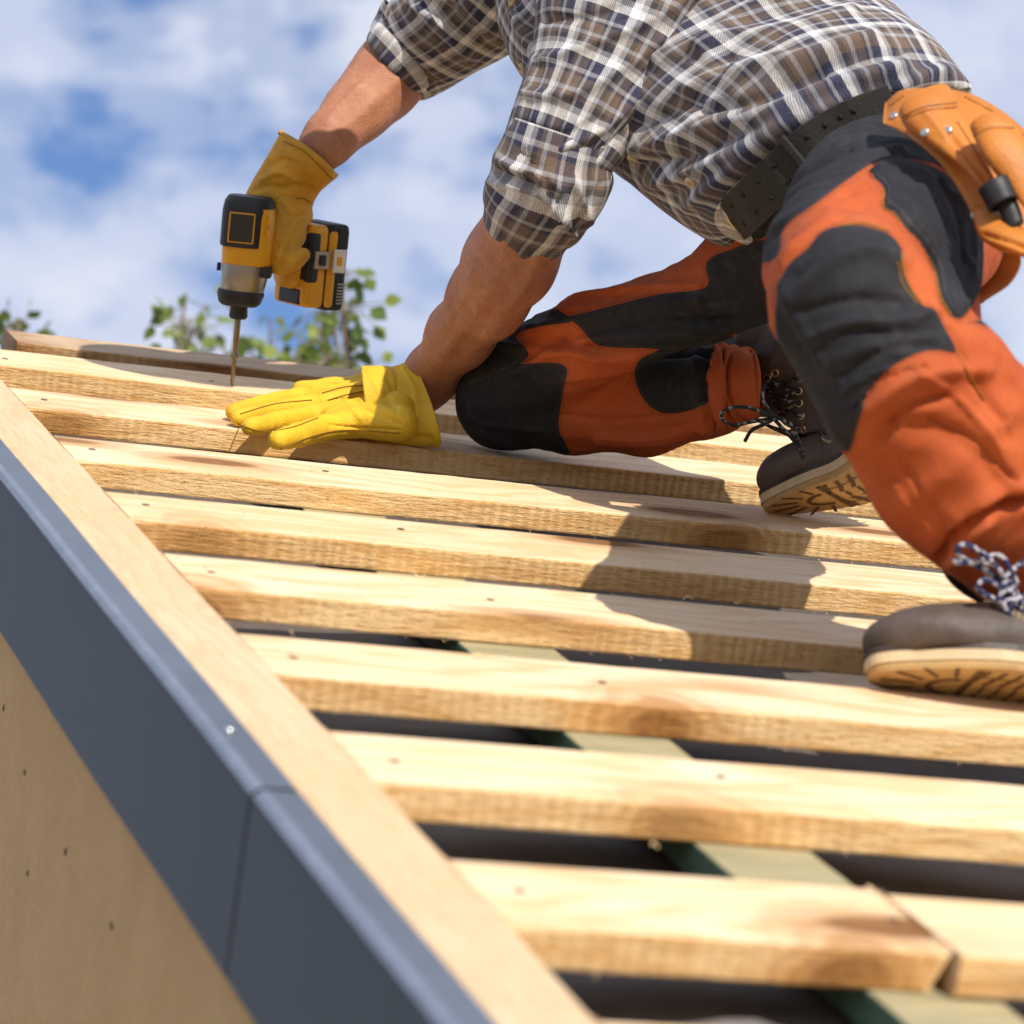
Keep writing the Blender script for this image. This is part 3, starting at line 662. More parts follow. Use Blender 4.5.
sl_l=[(610,-150,775,-95,3.62,3.56,.8),(565,-95,768,-30,3.56,3.52,.80),(545,-50,745,22,3.525,3.50,.80),(539,-5,712,66,3.505,3.485,.82),(535,40,676,106,3.49,3.475,.86),(525,82,642,137,3.475,3.465,.9),(511,122,617,170,3.465,3.46,.92),(500,150,600,192,3.465,3.465,.95)]
V,F,uv=loft(sl_l,150,170,2.1,cap=False)
fl=[([(545,60),(590,45),(650,20),(700,-10)],6,.006),([(530,95),(570,95),(620,70),(660,40)],6,.006),([(560,150),(600,130),(640,95),(680,60)],6,.007),([(520,125),(560,135),(600,120)],5,-.005),([(580,165),(610,145),(640,115)],4,-.005),([(545,20),(600,15),(660,-10)],5,-.005),([(620,30),(610,80),(590,130)],7,.004),([(535,60),(528,90),(512,130)],4,.004)]
a_=math.radians(0)
sl,LV=cloth(V,F,'sleeve',M['plaid'],shirt,{'guv':uv+[.013,.02,0]},fl,.0028,34,9,.001); sl['label']='near sleeve in full sun, rolled above the elbow'
# rolled cuff of near sleeve
cf=[(512,116,617,150,3.46,3.455,.93),(503,134,611,166,3.46,3.46,.97),(494,152,612,184,3.465,3.465,1.02),(492,166,606,200,3.47,3.47,1.04),(487,178,594,220,3.48,3.48,1.04),(486,190,582,238,3.49,3.49,1.03),(489,197,571,243,3.495,3.495,.98),(494,194,566,236,3.495,3.495,.90),(500,180,575,216,3.49,3.49,.85)]
V,F,uv=loft(cf,46,150,2.1,cap=False)
fl=[([(500,160),(520,172),(545,176),(560,190)],4,.007),([(520,150),(535,165),(548,180)],3,-.006),([(575,235),(560,215),(545,195),(535,172)],4,.006),([(490,183),(520,188),(548,200),(560,222)],3.2,.006),([(590,222),(582,200),(575,180)],4,.006),([(500,172),(530,182),(552,196)],2.5,-.005),([(600,185),(590,205),(575,228)],3,-.004)]
c_,_=cloth(V,F,'cuff',M['plaid'],shirt,{'guv':uv[:,[1,0,2]]+[.03,.01,0]},fl,.0022,60,13,.001)
sl_r=[(560,-185,640,-90,3.9,3.84,.9),(500,-120,585,-10,3.94,3.86,.9),(455,-62,520,42,3.97,3.93,.9),(420,-22,488,64,4.0,3.96,.92),(392,8,450,83,4.03,3.99,.95),(376,28,428,92,4.02,4.0,1.0)]
V,F,uv=loft(sl_r,110,130,2.1,cap=False)
fl=[([(410,5),(440,25),(470,60)],5,.006),([(430,-5),(470,10),(500,40)],6,.006),([(470,-5),(500,10),(512,40)],5,.006),([(420,30),(440,60)],3,-.004),([(450,5),(480,35)],3.5,-.005)]
sl2,_=cloth(V,F,'sleeve',M['plaid'],shirt,{'guv':uv+[.02,.005,0]},fl,.003,36,19,.001); sl2['label']='far sleeve in shade, rolled above the elbow'
cf=[(390,4,440,84,4.03,3.99,1.0),(378,16,436,90,4.02,4.0,1.02),(370,30,426,94,4.01,4.0,1.02),(371,39,419,92,4.01,4.0,.96),(378,42,415,86,4.01,4.0,.9)]
V,F,uv=loft(cf,34,120,2.1,cap=False)
cloth(V,F,'cuff',M['plaid'],shirt,{'guv':uv[:,[1,0,2]]},[([(378,30),(400,50),(425,84)],3,.004),([(388,20),(410,42),(432,78)],3,-.004)],.0018,60,23,.001)
yk=[('c',J['SL'],J['SR'],.088,.085),('c',(J['SL']+J['SR'])/2,P(640,-40,3.66),.11,.10),('c',J['SL'],P(650,-20,3.52),.085,.08),('c',J['SR'],P(520,-85,3.92),.08,.072),('c',J['NK'],J['NK']+.03*nrm(P(470,-175,3.62)-J['NK']),.074,.070)]
V,F=surf_net(yk,.006,.03); V,N,F=evalmesh(V,F,1,2); V=V+N*(.003*sines(V,36,77)+.0014*sines(V,90,78))[:,None]
e1_=nrm(J['SR']-J['SL']); e2_=nrm(np.cross(e1_,sp_)); gu=np.stack([V@e1_,V@sp_+.35*(V@e2_),0*V[:,0]],1)
yo=mesh_obj('yoke',V,F,M['plaid'],shirt,attrs={'guv':gu})
# front placket, buttons
def disc(c,n,r,t,k=18):
    return tube([c-n*t*.2,c+n*t*.5,c+n*t,c+n*t*1.01],[r,r,r*.86,r*.3],k)
for (x,y) in ((633,158),(691,181),(513,1),(523,68)):
    p,n=surf(bvh_shirt,x,y)
    if p is None: continue
    V,F=disc(p,n,.0058,.003); bt=mesh_obj('button',V,F,M['midsole'],shirt)
    t1_=nrm(np.cross(n,[0,0,1.])); t2_=np.cross(n,t1_); hb=MB()
    for q in range(4): 
        cc_=p+n*.0029+.0014*(t1_*math.cos(q*1.571)+t2_*math.sin(q*1.571)); a,b_=tube([cc_-n*.0004,cc_+n*.0006],.0006,6); hb.add(a,b_)
    hb.build('thread',M['stitch'],bt)
# collar
V,F,uv=loft([(560,-135,668,-172,3.74,3.72,.75),(566,-160,660,-195,3.75,3.73,.75),(556,-165,670,-202,3.75,3.73,.85),(548,-140,680,-180,3.75,3.73,.9)],20,80,2,cap=False)
cloth(V,F,'collar',M['plaid'],shirt,{'guv':uv},[],.001)
# ------------------------------------------------------------------ trousers
def cn(a,b_): # a=(x,y,d,wpx)
    return ('c',P(*a[:3]),P(*b_[:3]),pr(a[3],a[2]),pr(b_[3],b_[2]))
near=[cn((910,196,3.28,182),(890,226,3.12,205)),cn((890,226,3.12,205),(850,264,2.90,150)),cn((846,262,2.90,150),(852,300,2.80,150)),
 cn((852,300,2.80,150),(905,378,2.80,172)),cn((905,378,2.80,172),(968,458,2.83,194)),cn((968,458,2.83,194),(1040,540,2.87,165)),cn((890,260,3.05,170),(905,340,2.92,150)),
 cn((775,215,3.42,84),(880,175,3.36,120)),cn((900,178,3.42,140),(925,200,3.40,150)),cn((905,215,3.2,150),(935,255,3.12,110))]
Vn,Fn=surf_net(near,.0065,.03)
Vn,Nn,Fn=evalmesh(Vn,Fn,1,3)
Vn=Vn+Nn*(.003*sines(Vn,30,31)+.0009*sines(Vn,85,32)+.0011*(.5-np.abs(sines(Vn,120,35,5))*2)+.0006*(.5-np.abs(sines(Vn,240,36,5))*2)+.0028*(.5-np.abs(sines(Vn,42,33,4))*1.8)*(np.clip(sines(Vn,12,34)+.5,0,1)))[:,None]
fn=[([(795,300),(830,262),(870,250),(900,262)],9,.006),([(800,278),(840,246),(880,240)],5,-.003),([(815,338),(850,322),(895,322),(935,312)],7,.005),([(800,312),(850,300),(900,302)],5,-.004),([(838,360),(865,348),(905,352)],7,.003),([(845,375),(880,352),(930,345)],4,-.004),
 ([(785,285),(800,320),(830,370)],6,.004),([(870,410),(900,385),(940,372),(985,372)],8,.008),([(880,440),(905,410),(950,395)],6,-.008),([(905,500),(950,470),(1000,420),(1024,410)],14,.006),([(890,425),(940,430),(980,455),(1010,500)],12,-.006),([(960,520),(990,500),(1024,488)],9,.007),
 ([(800,345),(840,332),(900,333),(940,330)],2.2,-.0030),([(845,392),(880,372),(930,362)],2.2,.003),([(855,408),(885,378),(925,366)],1.6,-.003),([(920,375),(960,400),(1000,450)],3,.004),([(930,420),(975,440),(1015,480)],2.5,-.004),([(880,470),(910,500),(935,540)],3,.004),([(900,460),(930,500),(950,540)],2.2,-.003),([(960,370),(985,400),(1010,440)],2.2,-.003),([(800,225),(840,205),(880,190)],2.,.003),([(790,240),(830,222),(870,205)],2,-.003),([(915,190),(930,225),(940,260)],2.2,.004),([(935,185),(952,220),(958,265)],2.2,-.004),([(950,200),(966,235),(965,280)],2.5,.004),([(940,560),(965,525),(1000,508),(1035,500)],5,-.016),([(950,560),(960,540),(985,520)],8,.010),([(985,300),(1000,350),(1030,410)],7,.006),([(950,330),(970,370),(1000,420)],4,-.004),([(770,230),(820,200),(860,182)],6,.006),([(740,240),(800,190),(860,160),(900,152)],5,.007),([(750,255),(810,205),(870,172)],4,-.006),([(735,235),(790,185),(850,150)],3.5,-.005),
 ([(780,262),(800,240),(830,215)],5,.005),([(905,160),(945,170),(965,195)],4,-.006)]
Vn=fold(Vn,Nn,fn)
knee=[(777,285),(790,264),(808,248),(822,232),(841,226),(865,226),(890,235),(902,251),(902,267),(909,286),(921,305),(934,309),(944,327),(956,352),(938,350),(919,353),(898,363),(880,378),(866,396),(858,424),(840,450),(780,350)]
pock=[(868,172),(890,162),(921,167),(944,178),(963,200),(975,222),(980,257),(978,290),(961,319),(950,314),(940,298),(934,270),(928,257),(918,241),(906,229),(893,213),(883,207),(884,190)]
waist=[(680,262),(770,262),(784,228),(812,206),(850,178),(872,164),(896,158),(935,164),(958,180),(985,205),(1010,290),(985,318),(975,322),(1100,330),(1100,40),(640,40),(640,262)]
kneecr=[(902,267),(909,286),(921,305),(926,303),(914,284),(906,262)]
def patchattr(V,polys):
    x,y,z=proj(V); d=np.full(len(V),-50.)
    for p in polys: d=np.maximum(d,sdpoly(x,y,p))
    return d
pn=patchattr(Vn,[knee,pock,waist])
x,y,z=proj(Vn); face=np.clip(-(Nn@CF)*3,0,1)
raise_=np.clip(sdpoly(x,y,pock)/3,0,1)*.007+np.clip(sdpoly(x,y,knee)/2.5,0,1)*.0018
Vn=Vn+Nn*(raise_*face)[:,None]
far=[cn((815,225,3.44,150),(700,303,3.50,84)),cn((700,303,3.50,84),(590,338,3.60,88)),cn((590,338,3.60,88),(515,385,3.73,105)),cn((515,385,3.73,105),(508,398,3.745,102)),
 cn((508,398,3.745,102),(570,392,3.72,118)),cn((570,392,3.72,118),(650,396,3.68,112)),cn((650,396,3.68,112),(712,388,3.64,88)),cn((700,390,3.645,90),(722,386,3.61,78))]
Vf,Ff=surf_net(far,.0065,.014)
Vf,Nf,Ff=evalmesh(Vf,Ff,1,3)
Vf=Vf+Nf*(.0028*sines(Vf,32,41)+.0009*sines(Vf,90,42)+.0011*(.5-np.abs(sines(Vf,120,45,5))*2)+.0006*(.5-np.abs(sines(Vf,240,46,5))*2)+.0026*(.5-np.abs(sines(Vf,46,43,4))*1.8))[:,None]
ff=[([(560,345),(620,352),(690,350),(740,345)],5,-.012),([(520,330),(570,322),(640,305),(700,300)],5,.007),([(540,345),(600,330),(660,320),(740,318)],4,-.005),([(560,300),(620,290),(700,285)],4,.005),([(500,345),(540,350),(580,345)],4,.006),([(515,372),(560,352),(600,358)],5,.007),([(520,362),(550,345)],3,-.005),
 ([(560,300),(610,296),(680,288)],2,-.003),([(470,415),(490,425),(540,430)],2.2,.003),([(570,350),(640,352),(700,345)],2.2,.004),([(560,415),(620,420),(690,412)],2.2,-.003),([(600,435),(650,436),(700,425)],2.,.003),([(520,318),(560,310),(600,306)],2,.003),([(640,320),(690,316),(740,312)],2,.004),([(600,440),(660,440),(715,425)],6,.006),([(560,380),(620,372),(650,366)],4,.004),([(705,350),(715,390),(720,425)],3,-.005),([(695,355),(700,390),(705,430)],4,.004),([(726,355),(730,390),(730,420)],3,.004),([(470,400),(480,430),(520,448)],5,.004),([(690,330),(740,325),(790,320)],4,.005),([(640,330),(700,332),(760,335)],3,-.004)]
Vf=fold(Vf,Nf,ff)
q=lambda pts:[(430+.459*a,230+.459*b_) for a,b_ in pts]
p1=q([(300,190),(400,165),(500,140),(602,125),(602,72),(650,45),(760,30),(900,200),(850,330),(735,250),(690,235),(640,222),(600,250),(540,262),(480,258),(370,252),(330,215)])
p2=q([(500,262),(460,280),(446,310),(455,350),(480,385),(520,400),(580,388),(636,352),(655,290),(668,246),(640,220),(600,245),(550,262)])
p3=q([(20,400),(60,350),(110,320),(190,294),(292,294),(290,350),(280,430),(298,500),(150,500),(30,480)])
p4=q([(80,250),(165,205),(250,166),(300,188),(310,200),(240,210),(186,230),(215,268),(190,294),(110,322),(30,370)])
pf=patchattr(Vf,[p1,p2,p3,p4])
V=np.vstack([Vn,Vf]); F=Fn+[[i+len(Vn) for i in f] for f in Ff]
trs=mesh_obj('trousers',V,F,M['canvas'],person,attrs={'patch':np.r_[pn,pf]})
bvh_tr=BVHTree.FromPolygons(V.tolist(),F)
bvh_near=BVHTree.FromPolygons(Vn.tolist(),Fn); bvh_far=BVHTree.FromPolygons(Vf.tolist(),Ff)
def strand(bvh,pts,r,n=40,lift=.0005,nn=6):
    out=[]
    for (x,y) in catmull(pts,n):
        p,no=surf(bvh,x,y)
        if p is not None: out.append(p+no*lift)
    return tube(out,r,nn) if len(out)>2 else (np.zeros((0,3)),[])
def seamobj(name,bvh,lists,r,mat,parent,dash=False,lift=.0004):
    mb=MB()
    for pts in lists:
        if not dash: 
            v,f=strand(bvh,pts,r,40,lift)
            if len(v): mb.add(v,f)
        else:
            L=catmull(pts,200); s=np.r_[0,np.cumsum(np.hypot(*np.diff(L,axis=0).T))]; step=3.6
            for k in np.arange(0,s[-1]-2.2,step):
                seg=[]
                for kk in (k,k+1.1,k+2.2):
                    x_,y_=np.interp(kk,s,L[:,0]),np.interp(kk,s,L[:,1]); p,no=surf(bvh,x_,y_)
                    if p is not None: seg.append(p+no*lift)
                if len(seg)==3:
                    v,f=tube(seg,r,4); mb.add(v,f)
    return mb.build(name,mat,parent,smooth=True) if mb.V else None
seamobj('seam',bvh_near,[[(902,252),(902,268),(910,288),(923,306)],[(928,257),(934,270),(941,298),(951,315)],[(884,190),(883,207),(893,213),(900,222)],[(897,262),(903,285),(917,303)],[(956,352),(975,385),(985,400)],[(840,226),(865,224),(890,232)]],.0007,M['seam'],trs)
# knee pocket flap of the near leg, rolled hem of near cuff
# far leg elastic hem + near hem bottom as dark opening rings
V,F=tube([P(1005+60*math.cos(t),575+32*math.sin(t)+14*math.cos(t),2.885+.03*math.sin(t)) for t in np.linspace(0,6.283,40)],.004,8,False); mesh_obj('hem',V,F,M['charcoal'],trs)
V,F,uv=loft([(712,342,716,434,3.60,3.60,.95),(722,345,728,430,3.60,3.60,.95),(731,347,736,426,3.595,3.595,.95),(740,348,745,423,3.59,3.59,.95),(748,350,752,420,3.585,3.585,.95),(754,352,757,416,3.585,3.585,.92)],40,90,2.0,cap=False)
N=normals(V,F); V=V+N*(.0022*np.sin(uv[:,1]*520+3*sines(V,40,5))+.0012*sines(V,120,6))[:,None]
ef=mesh_obj('elastic_cuff',V,F,M['canvas'],trs,attrs={'patch':np.full(len(V),-50.)}); m_=ef.modifiers.new('s','SOLIDIFY'); m_.thickness=.003; m_.offset=-1
# ------------------------------------------------------------------ belt
def band(pts,width,thick,mat,name,parent,wdir,smooth=True,holes=()):
    pts=np.asarray(pts); T=np.gradient(pts,axis=0); T/=np.linalg.norm(T,axis=1)[:,None]; V=[];F=[];n=len(pts)
    wd=np.broadcast_to(np.asarray(wdir,float),pts.shape)
    for i in range(n):
        w=wd[i]-(wd[i]@T[i])*T[i]; w=nrm(w); o_=nrm(np.cross(T[i],w)); 
        if o_@CF>0: o_=-o_
        h=width/2
        for (a,b_) in ((-h,0),(-h*.96,thick),(h*.96,thick),(h,0)): V.append(pts[i]+w*a+o_*b_)
    F=[(i*4+j,i*4+(j+1)%4,(i+1)*4+(j+1)%4,(i+1)*4+j) for i in range(n-1) for j in range(4)]+[(0,1,2,3),tuple((n-1)*4+j for j in (3,2,1,0))]
    V=np.array(V); 
    c=V[F[4][1]]-V[F[4][0]]; 
    return mesh_obj(name,V,F,mat,parent,smooth=False)
bp_px=[(735,219),(755,199),(785,171),(815,145),(845,127),(868,117),(895,108)]
L=catmull(bp_px,40); t=np.linspace(0,1,40); dep2=np.interp(t,[0,.12,.3,.5,.75,1],[3.335,3.29,3.255,3.235,3.222,3.215])
bpts=np.array([P(a,b_,c) for (a,b_),c in zip(L,dep2)])
wdir=nrm(P(760,170,3.3)-P(775,192,3.3))
belt=band(bpts,.044,.005,M['belt'],'belt',person,wdir)
bw=[]
T_=nrm(bpts[25]-bpts[5])
def belt_at(s,v):  # s 0..1 along, v across metres
    i=s*(len(bpts)-1); i0=int(min(i,len(bpts)-2)); p=bpts[i0]+(bpts[i0+1]-bpts[i0])*(i-i0); T=nrm(bpts[i0+1]-bpts[i0]); w=nrm(wdir-(wdir@T)*T); o_=np.cross(T,w); o_=-o_ if o_@CF>0 else o_
    return p+w*v,T,w,o_
for s in np.arange(.06,.80,.088):
    for v in (-.010,.010):
        p,T,w,o_=belt_at(s,v); V,F=tube([p+o_*.0046,p+o_*.0056],.0028,12); mesh_obj('belt_hole',V,F,M['hole'],belt)
        if v<0 and .55<s<.8:
            th=np.linspace(0,6.283,17); V,F=tube([p+o_*.0056+.0033*(T*math.cos(q_)+w*math.sin(q_)) for q_ in th],.0006,6,False); mesh_obj('eyelet',V,F,M['brass'],belt)
# belt keeper loop and webbing behind
p,T,w,o_=belt_at(.42,0); mb=MB(); mb.box(p+o_*.007,(T,w,o_),(.0035,.025,.003)); bevel(mb.build('belt_loop',M['belt'],belt),.001)
p,T,w,o_=belt_at(.86,0); 
web=band([P(858,128,3.235),P(872,120,3.24),P(886,112,3.25),P(900,104,3.27)],.046,.004,M['webbing'],'webbing',person,wdir)
p,T,w,o_=belt_at(.0,0)
V,F=tube([p+w*.018+o_*.004,p+w*.0+o_*.006,p-w*.018+o_*.004],.0014,8); mesh_obj('buckle',V,F,M['brass'],belt)
# yellow pouch edge showing behind the far hip
V,F,uv=loft([(705,215,732,235,3.5,3.5,.4),(711,230,738,246,3.5,3.5,.4),(718,246,738,254,3.5,3.5,.4)],16,30); mesh_obj('measuring_tape_pouch',V,F,M['dyel'],person)
# ------------------------------------------------------------------ leather tool pouch on the belt
pouch=empty('tool_pouch',P(960,180,3.15)); pouch.parent=person
PD=0.
def lobj(st,nt_,nth,name,mat,parent,expo=2.2,cap=True,folds=(),amp=.0008,freq=70,solid=0,seed=3):
    st=[(a,b_,c,d,e+PD,f+PD,g) for a,b_,c,d,e,f,g in st]
    V,F,uv=loft(st,nt_,nth,expo,cap); N=normals(V,F); V=V+N*(amp*sines(V,freq,seed))[:,None]
    V=fold(V,N,folds)
    o=mesh_obj(name,V,F,mat,parent)
    if solid: 
        m=o.modifiers.new('s','SOLIDIFY'); m.thickness=solid; m.offset=-1
    return o,V,F
D0=3.10
PD=-.17
o,PV_,PF_=lobj([(884,124,886,103,3.17,3.20,.10),(902,133,906,90,3.15,3.19,.10),(934,157,962,92,3.11,3.17,.10),(951,177,1002,112,3.09,3.15,.10),(969,208,1040,150,3.07,3.12,.10),(980,236,1062,205,3.06,3.10,.10),(1000,250,1066,250,3.05,3.08,.10)],60,60,'back_panel',M['tan'],pouch,3,folds=[([(985,105),(1030,130)],3,-.003)])
o,V1,F1=lobj([(899,112,951,92,3.115,3.14,.50),(901,116,957,101,3.11,3.13,.52),(908,126,962,116,3.10,3.12,.50),(935,146,970,131,3.085,3.10,.42),(960,165,981,150,3.07,3.08,.35),(982,188,994,177,3.06,3.06,.3)],60,60,'tool_holster',M['tan'],pouch,2.2,folds=[([(905,118),(925,108),(955,108)],1.6,-.0015),([(946,130),(970,160),(985,180)],2.2,-.003),([(925,112),(945,135)],4,.002)])
o,V2,F2=lobj([(970,126,1004,115,3.06,3.07,.5),(972,131,1012,122,3.055,3.065,.55),(985,158,1030,148,3.04,3.05,.5),(1012,192,1050,178,3.03,3.04,.42),(1030,215,1062,205,3.02,3.03,.3)],50,60,'tool_holster',M['tan'],pouch,2.2,folds=[([(975,133),(990,126),(1012,128)],1.6,-.0015)])
for (V_,F_,pts) in ((V1,F1,[[(903,121),(925,111),(957,107)],[(902,117),(924,107),(956,103)],[(912,134),(945,160),(975,186)],[(957,122),(975,150),(990,176)]]),(V2,F2,[[(974,136),(992,128),(1014,128)],[(978,148),(995,172),(1012,190)]]),(PV_,PF_,[[(905,134),(930,154),(948,178),(966,210),(978,232)],[(890,106),(905,95)],[(965,97),(1000,116),(1024,136)]])):
    seamobj('stitching',BVHTree.FromPolygons(V_.tolist(),F_),pts,.0006,M['stitch'],pouch,dash=True)
for (x,y,d,Vv,Fv) in ((925,133,3.0,V1,F1),(894,116,3.0,PV_,PF_),(948,131,3,V1,F1),(975,216,3,PV_,PF_)):
    p,n=surf(BVHTree.FromPolygons(Vv.tolist(),Fv),x,y)
    if p is None: continue
    a,b_=disc(p,n,.0038,.0018); mesh_obj('rivet',a,b_,M['steel'],pouch)
lobj([(978,190,1008,175,3.035,3.035,.9),(983,200,1013,185,3.033,3.033,.95),(989,211,1018,198,3.03,3.03,.95)],14,40,'hammer_loop',M['dblk'],pouch,2,cap=False,solid=.002,amp=0)
lobj([(990,196,1010,186,3.04,3.04,.8),(1000,214,1019,205,3.035,3.035,.8),(1008,232,1024,222,3.03,3.03,.7)],14,30,'hammer_loop',M['dblk'],pouch,2,cap=True,amp=0)
lobj([(972,214,992,206,3.05,3.06,.5),(980,234,1002,216,3.035,3.05,.5),(1000,246,1016,226,3.02,3.04,.5),(1024,256,1034,236,3.01,3.03,.5),(1045,262,1052,242,3.0,3.03,.5)],40,40,'leather_roll',M['tan'],pouch,2,folds=[([(985,235),(1010,242),(1030,250)],2.2,-.004)])
lobj([(1003,246,1019,248,3.10,3.10,.3),(1002,258,1020,266,3.11,3.11,.3),(992,276,1006,288,3.14,3.14,.3),(970,296,978,304,3.2,3.2,.3),(960,302,962,308,3.22,3.22,.3)],40,30,'strap',M['tan'],pouch,2.4)
PD=0.
# ------------------------------------------------------------------ gloves
def OP(x,y,c): return on_plane(x,y,c)
def oc(a,b_): return ('c',OP(*a[:3]),OP(*b_[:3]),a[3],b_[3])
gl=[]
for ch in ([(332,396,.026,.0130),(298,398,.017,.0115),(262,405,.013,.0107),(234,412,.010,.0092)],[(335,403,.026,.0130),(300,407,.018,.0115),(264,413,.013,.0107),(238,418,.010,.0092)],
 [(340,412,.024,.0130),(310,416,.016,.0118),(275,422,.012,.0108),(250,427,.009,.0095)],[(352,424,.018,.0145),(322,428,.013,.0135),(298,435,.010,.0125),(279,440,.007,.0115)]):
    for a,b_ in zip(ch[:-1],ch[1:]): gl.append(oc(a,b_))
palm=[oc((325,404,.024,.015),(400,400,.036,.024)),oc((335,420,.018,.015),(400,424,.028,.020)),oc((335,396,.024,.013),(385,388,.034,.017)),oc((335,404,.024,.014),(390,398,.038,.022)),oc((340,414,.022,.014),(395,412,.034,.022)),oc((348,424,.014,.014),(398,424,.022,.014)),oc((385,398,.034,.021),(408,400,.036,.019)),
 oc((330,388,.012,.009),(360,384,.016,.012)),oc((300,388,.010,.008),(335,388,.012,.011))]
V,F=surf_net([('g',gl,.0032),('g',palm,.012)],.0030,.006)
V,N,F=evalmesh(V,F,1,1)
V=V+N*(.0006*sines(V,120,51)+.0006*(.5-np.abs(sines(V,170,52,4))*1.8))[:,None]
V=fold(V,N,[([(312,388),(330,383),(350,382)],1.5,.0018),([(320,394),(345,388),(370,386)],1.4,.0020),([(328,400),(350,395),(372,390)],1.4,.0018),([(352,396),(364,408),(385,418),(400,424)],2.5,-.0016),([(345,400),(360,418)],3.5,.0015),([(330,425),(360,428),(400,430)],1.3,-.0020),
 ([(376,380),(384,395),(396,408)],3,-.002),([(368,388),(378,402),(392,414)],3,.0016)])
gv=(V,F)
glove=mesh_obj('work_glove',V,F,M['glove'],person); glove['label']='bright yellow leather glove pressed flat on the batten'
gb=BVHTree.FromPolygons(V.tolist(),F)
seamobj('seam',gb,[[(322,393),(345,387),(370,385)],[(328,400),(350,394),(372,390)],[(238,424),(262,431),(290,428),(318,418)],[(280,449),(310,437),(345,430),(400,433)],[(240,414),(275,404),(312,400)]],.0006,M['seam'],glove)
o,V,F=lobj([(364,380,370,439,3.755,3.69,1.0),(378,377,388,439,3.755,3.69,.88),(390,374,404,440,3.76,3.69,.66),(399,370,420,441,3.765,3.685,.5),(405,367,433,441,3.77,3.68,.42),(408,366,440,442,3.775,3.675,.40)],36,80,'glove_cuff',M['glove'],glove,2.1,cap=False,folds=[([(388,376),(397,395),(398,425)],3,-.004),([(402,368),(414,390),(418,420)],3,.002),([(374,380),(382,400),(386,420)],3,.002),([(380,430),(405,436),(430,438)],2.5,-.003)],solid=.0022,amp=.0012,freq=60)
th=BVHTree.FromPolygons(V.tolist(),F)
# right hand
DT=P(232,385,3.945); DZ=nrm(P(249,196,3.915)-DT)
def px3(x,y,dd): return P(x,y,dd)
H=nrm(.80*CR+.60*CF); H=nrm(H-(H@DZ)*DZ); Wd=np.cross(DZ,H); Wd=-Wd if Wd@CF>0 else Wd
def dq(x,y,dd,r): return (x,y,dd,r)
def pc(a,b_): return ('c',P(*a[:3]),P(*b_[:3]),a[3],b_[3])
rg=[]
rg+=[pc((288,190,3.97,.026),(280,212,3.98,.026)),pc((278,190,3.98,.022),(268,212,3.99,.022)),pc((298,196,3.96,.016),(300,215,3.95,.015)),
 pc((272,205,3.98,.022),(276,235,3.985,.020))]
for ch in ([(298,212,3.945,.0135),(294,236,3.93,.0125),(285,256,3.92,.0115),(279,266,3.925,.0105)],[(288,205,3.94,.014),(276,235,3.925,.013),(272,258,3.925,.0115)],
 [(284,268,3.925,.0085),(296,261,3.915,.0095),(303,255,3.915,.0085)],[(276,240,3.99,.012),(300,250,4.0,.011),(306,256,3.975,.010)],[(276,225,3.99,.012),(304,235,4.0,.011)]):
    for a,b_ in zip(ch[:-1],ch[1:]): rg.append(pc(a,b_))
V,F=surf_net(rg,.0034,.005); V,N,F=evalmesh(V,F,1,1); V=V+N*(.0006*sines(V,110,61)+.0008*(.5-np.abs(sines(V,150,62,4))*1.8))[:,None]
V=fold(V,N,[([(300,222),(290,245),(281,268)],2,-.002),([(280,205),(290,215),(304,212)],2,-.003),([(285,212),(284,235),(278,258)],2.5,.002),([(270,225),(276,245)],2,-.002)])
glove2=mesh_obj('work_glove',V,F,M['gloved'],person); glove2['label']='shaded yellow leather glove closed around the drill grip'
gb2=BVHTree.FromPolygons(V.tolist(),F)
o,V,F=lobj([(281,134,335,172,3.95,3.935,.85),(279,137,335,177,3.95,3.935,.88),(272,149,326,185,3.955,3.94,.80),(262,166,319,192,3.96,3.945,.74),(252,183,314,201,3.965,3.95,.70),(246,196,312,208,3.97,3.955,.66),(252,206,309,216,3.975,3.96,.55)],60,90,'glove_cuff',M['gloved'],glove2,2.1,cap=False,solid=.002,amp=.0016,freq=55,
 folds=[([(270,165),(285,160),(295,165)],3,-.003),([(262,180),(280,172),(300,182)],3,.0035),([(275,190),(295,185),(312,190)],3,-.003),([(285,140),(305,150),(332,172)],1.6,.002),([(255,190),(275,186),(290,192)],2.5,-.002)])
cb=BVHTree.FromPolygons(V.tolist(),F)
seamobj('seam',cb,[[(278,206),(290,200),(302,198),(311,203)],[(283,141),(305,152),(332,179)]],.0007,M['seam'],glove2)
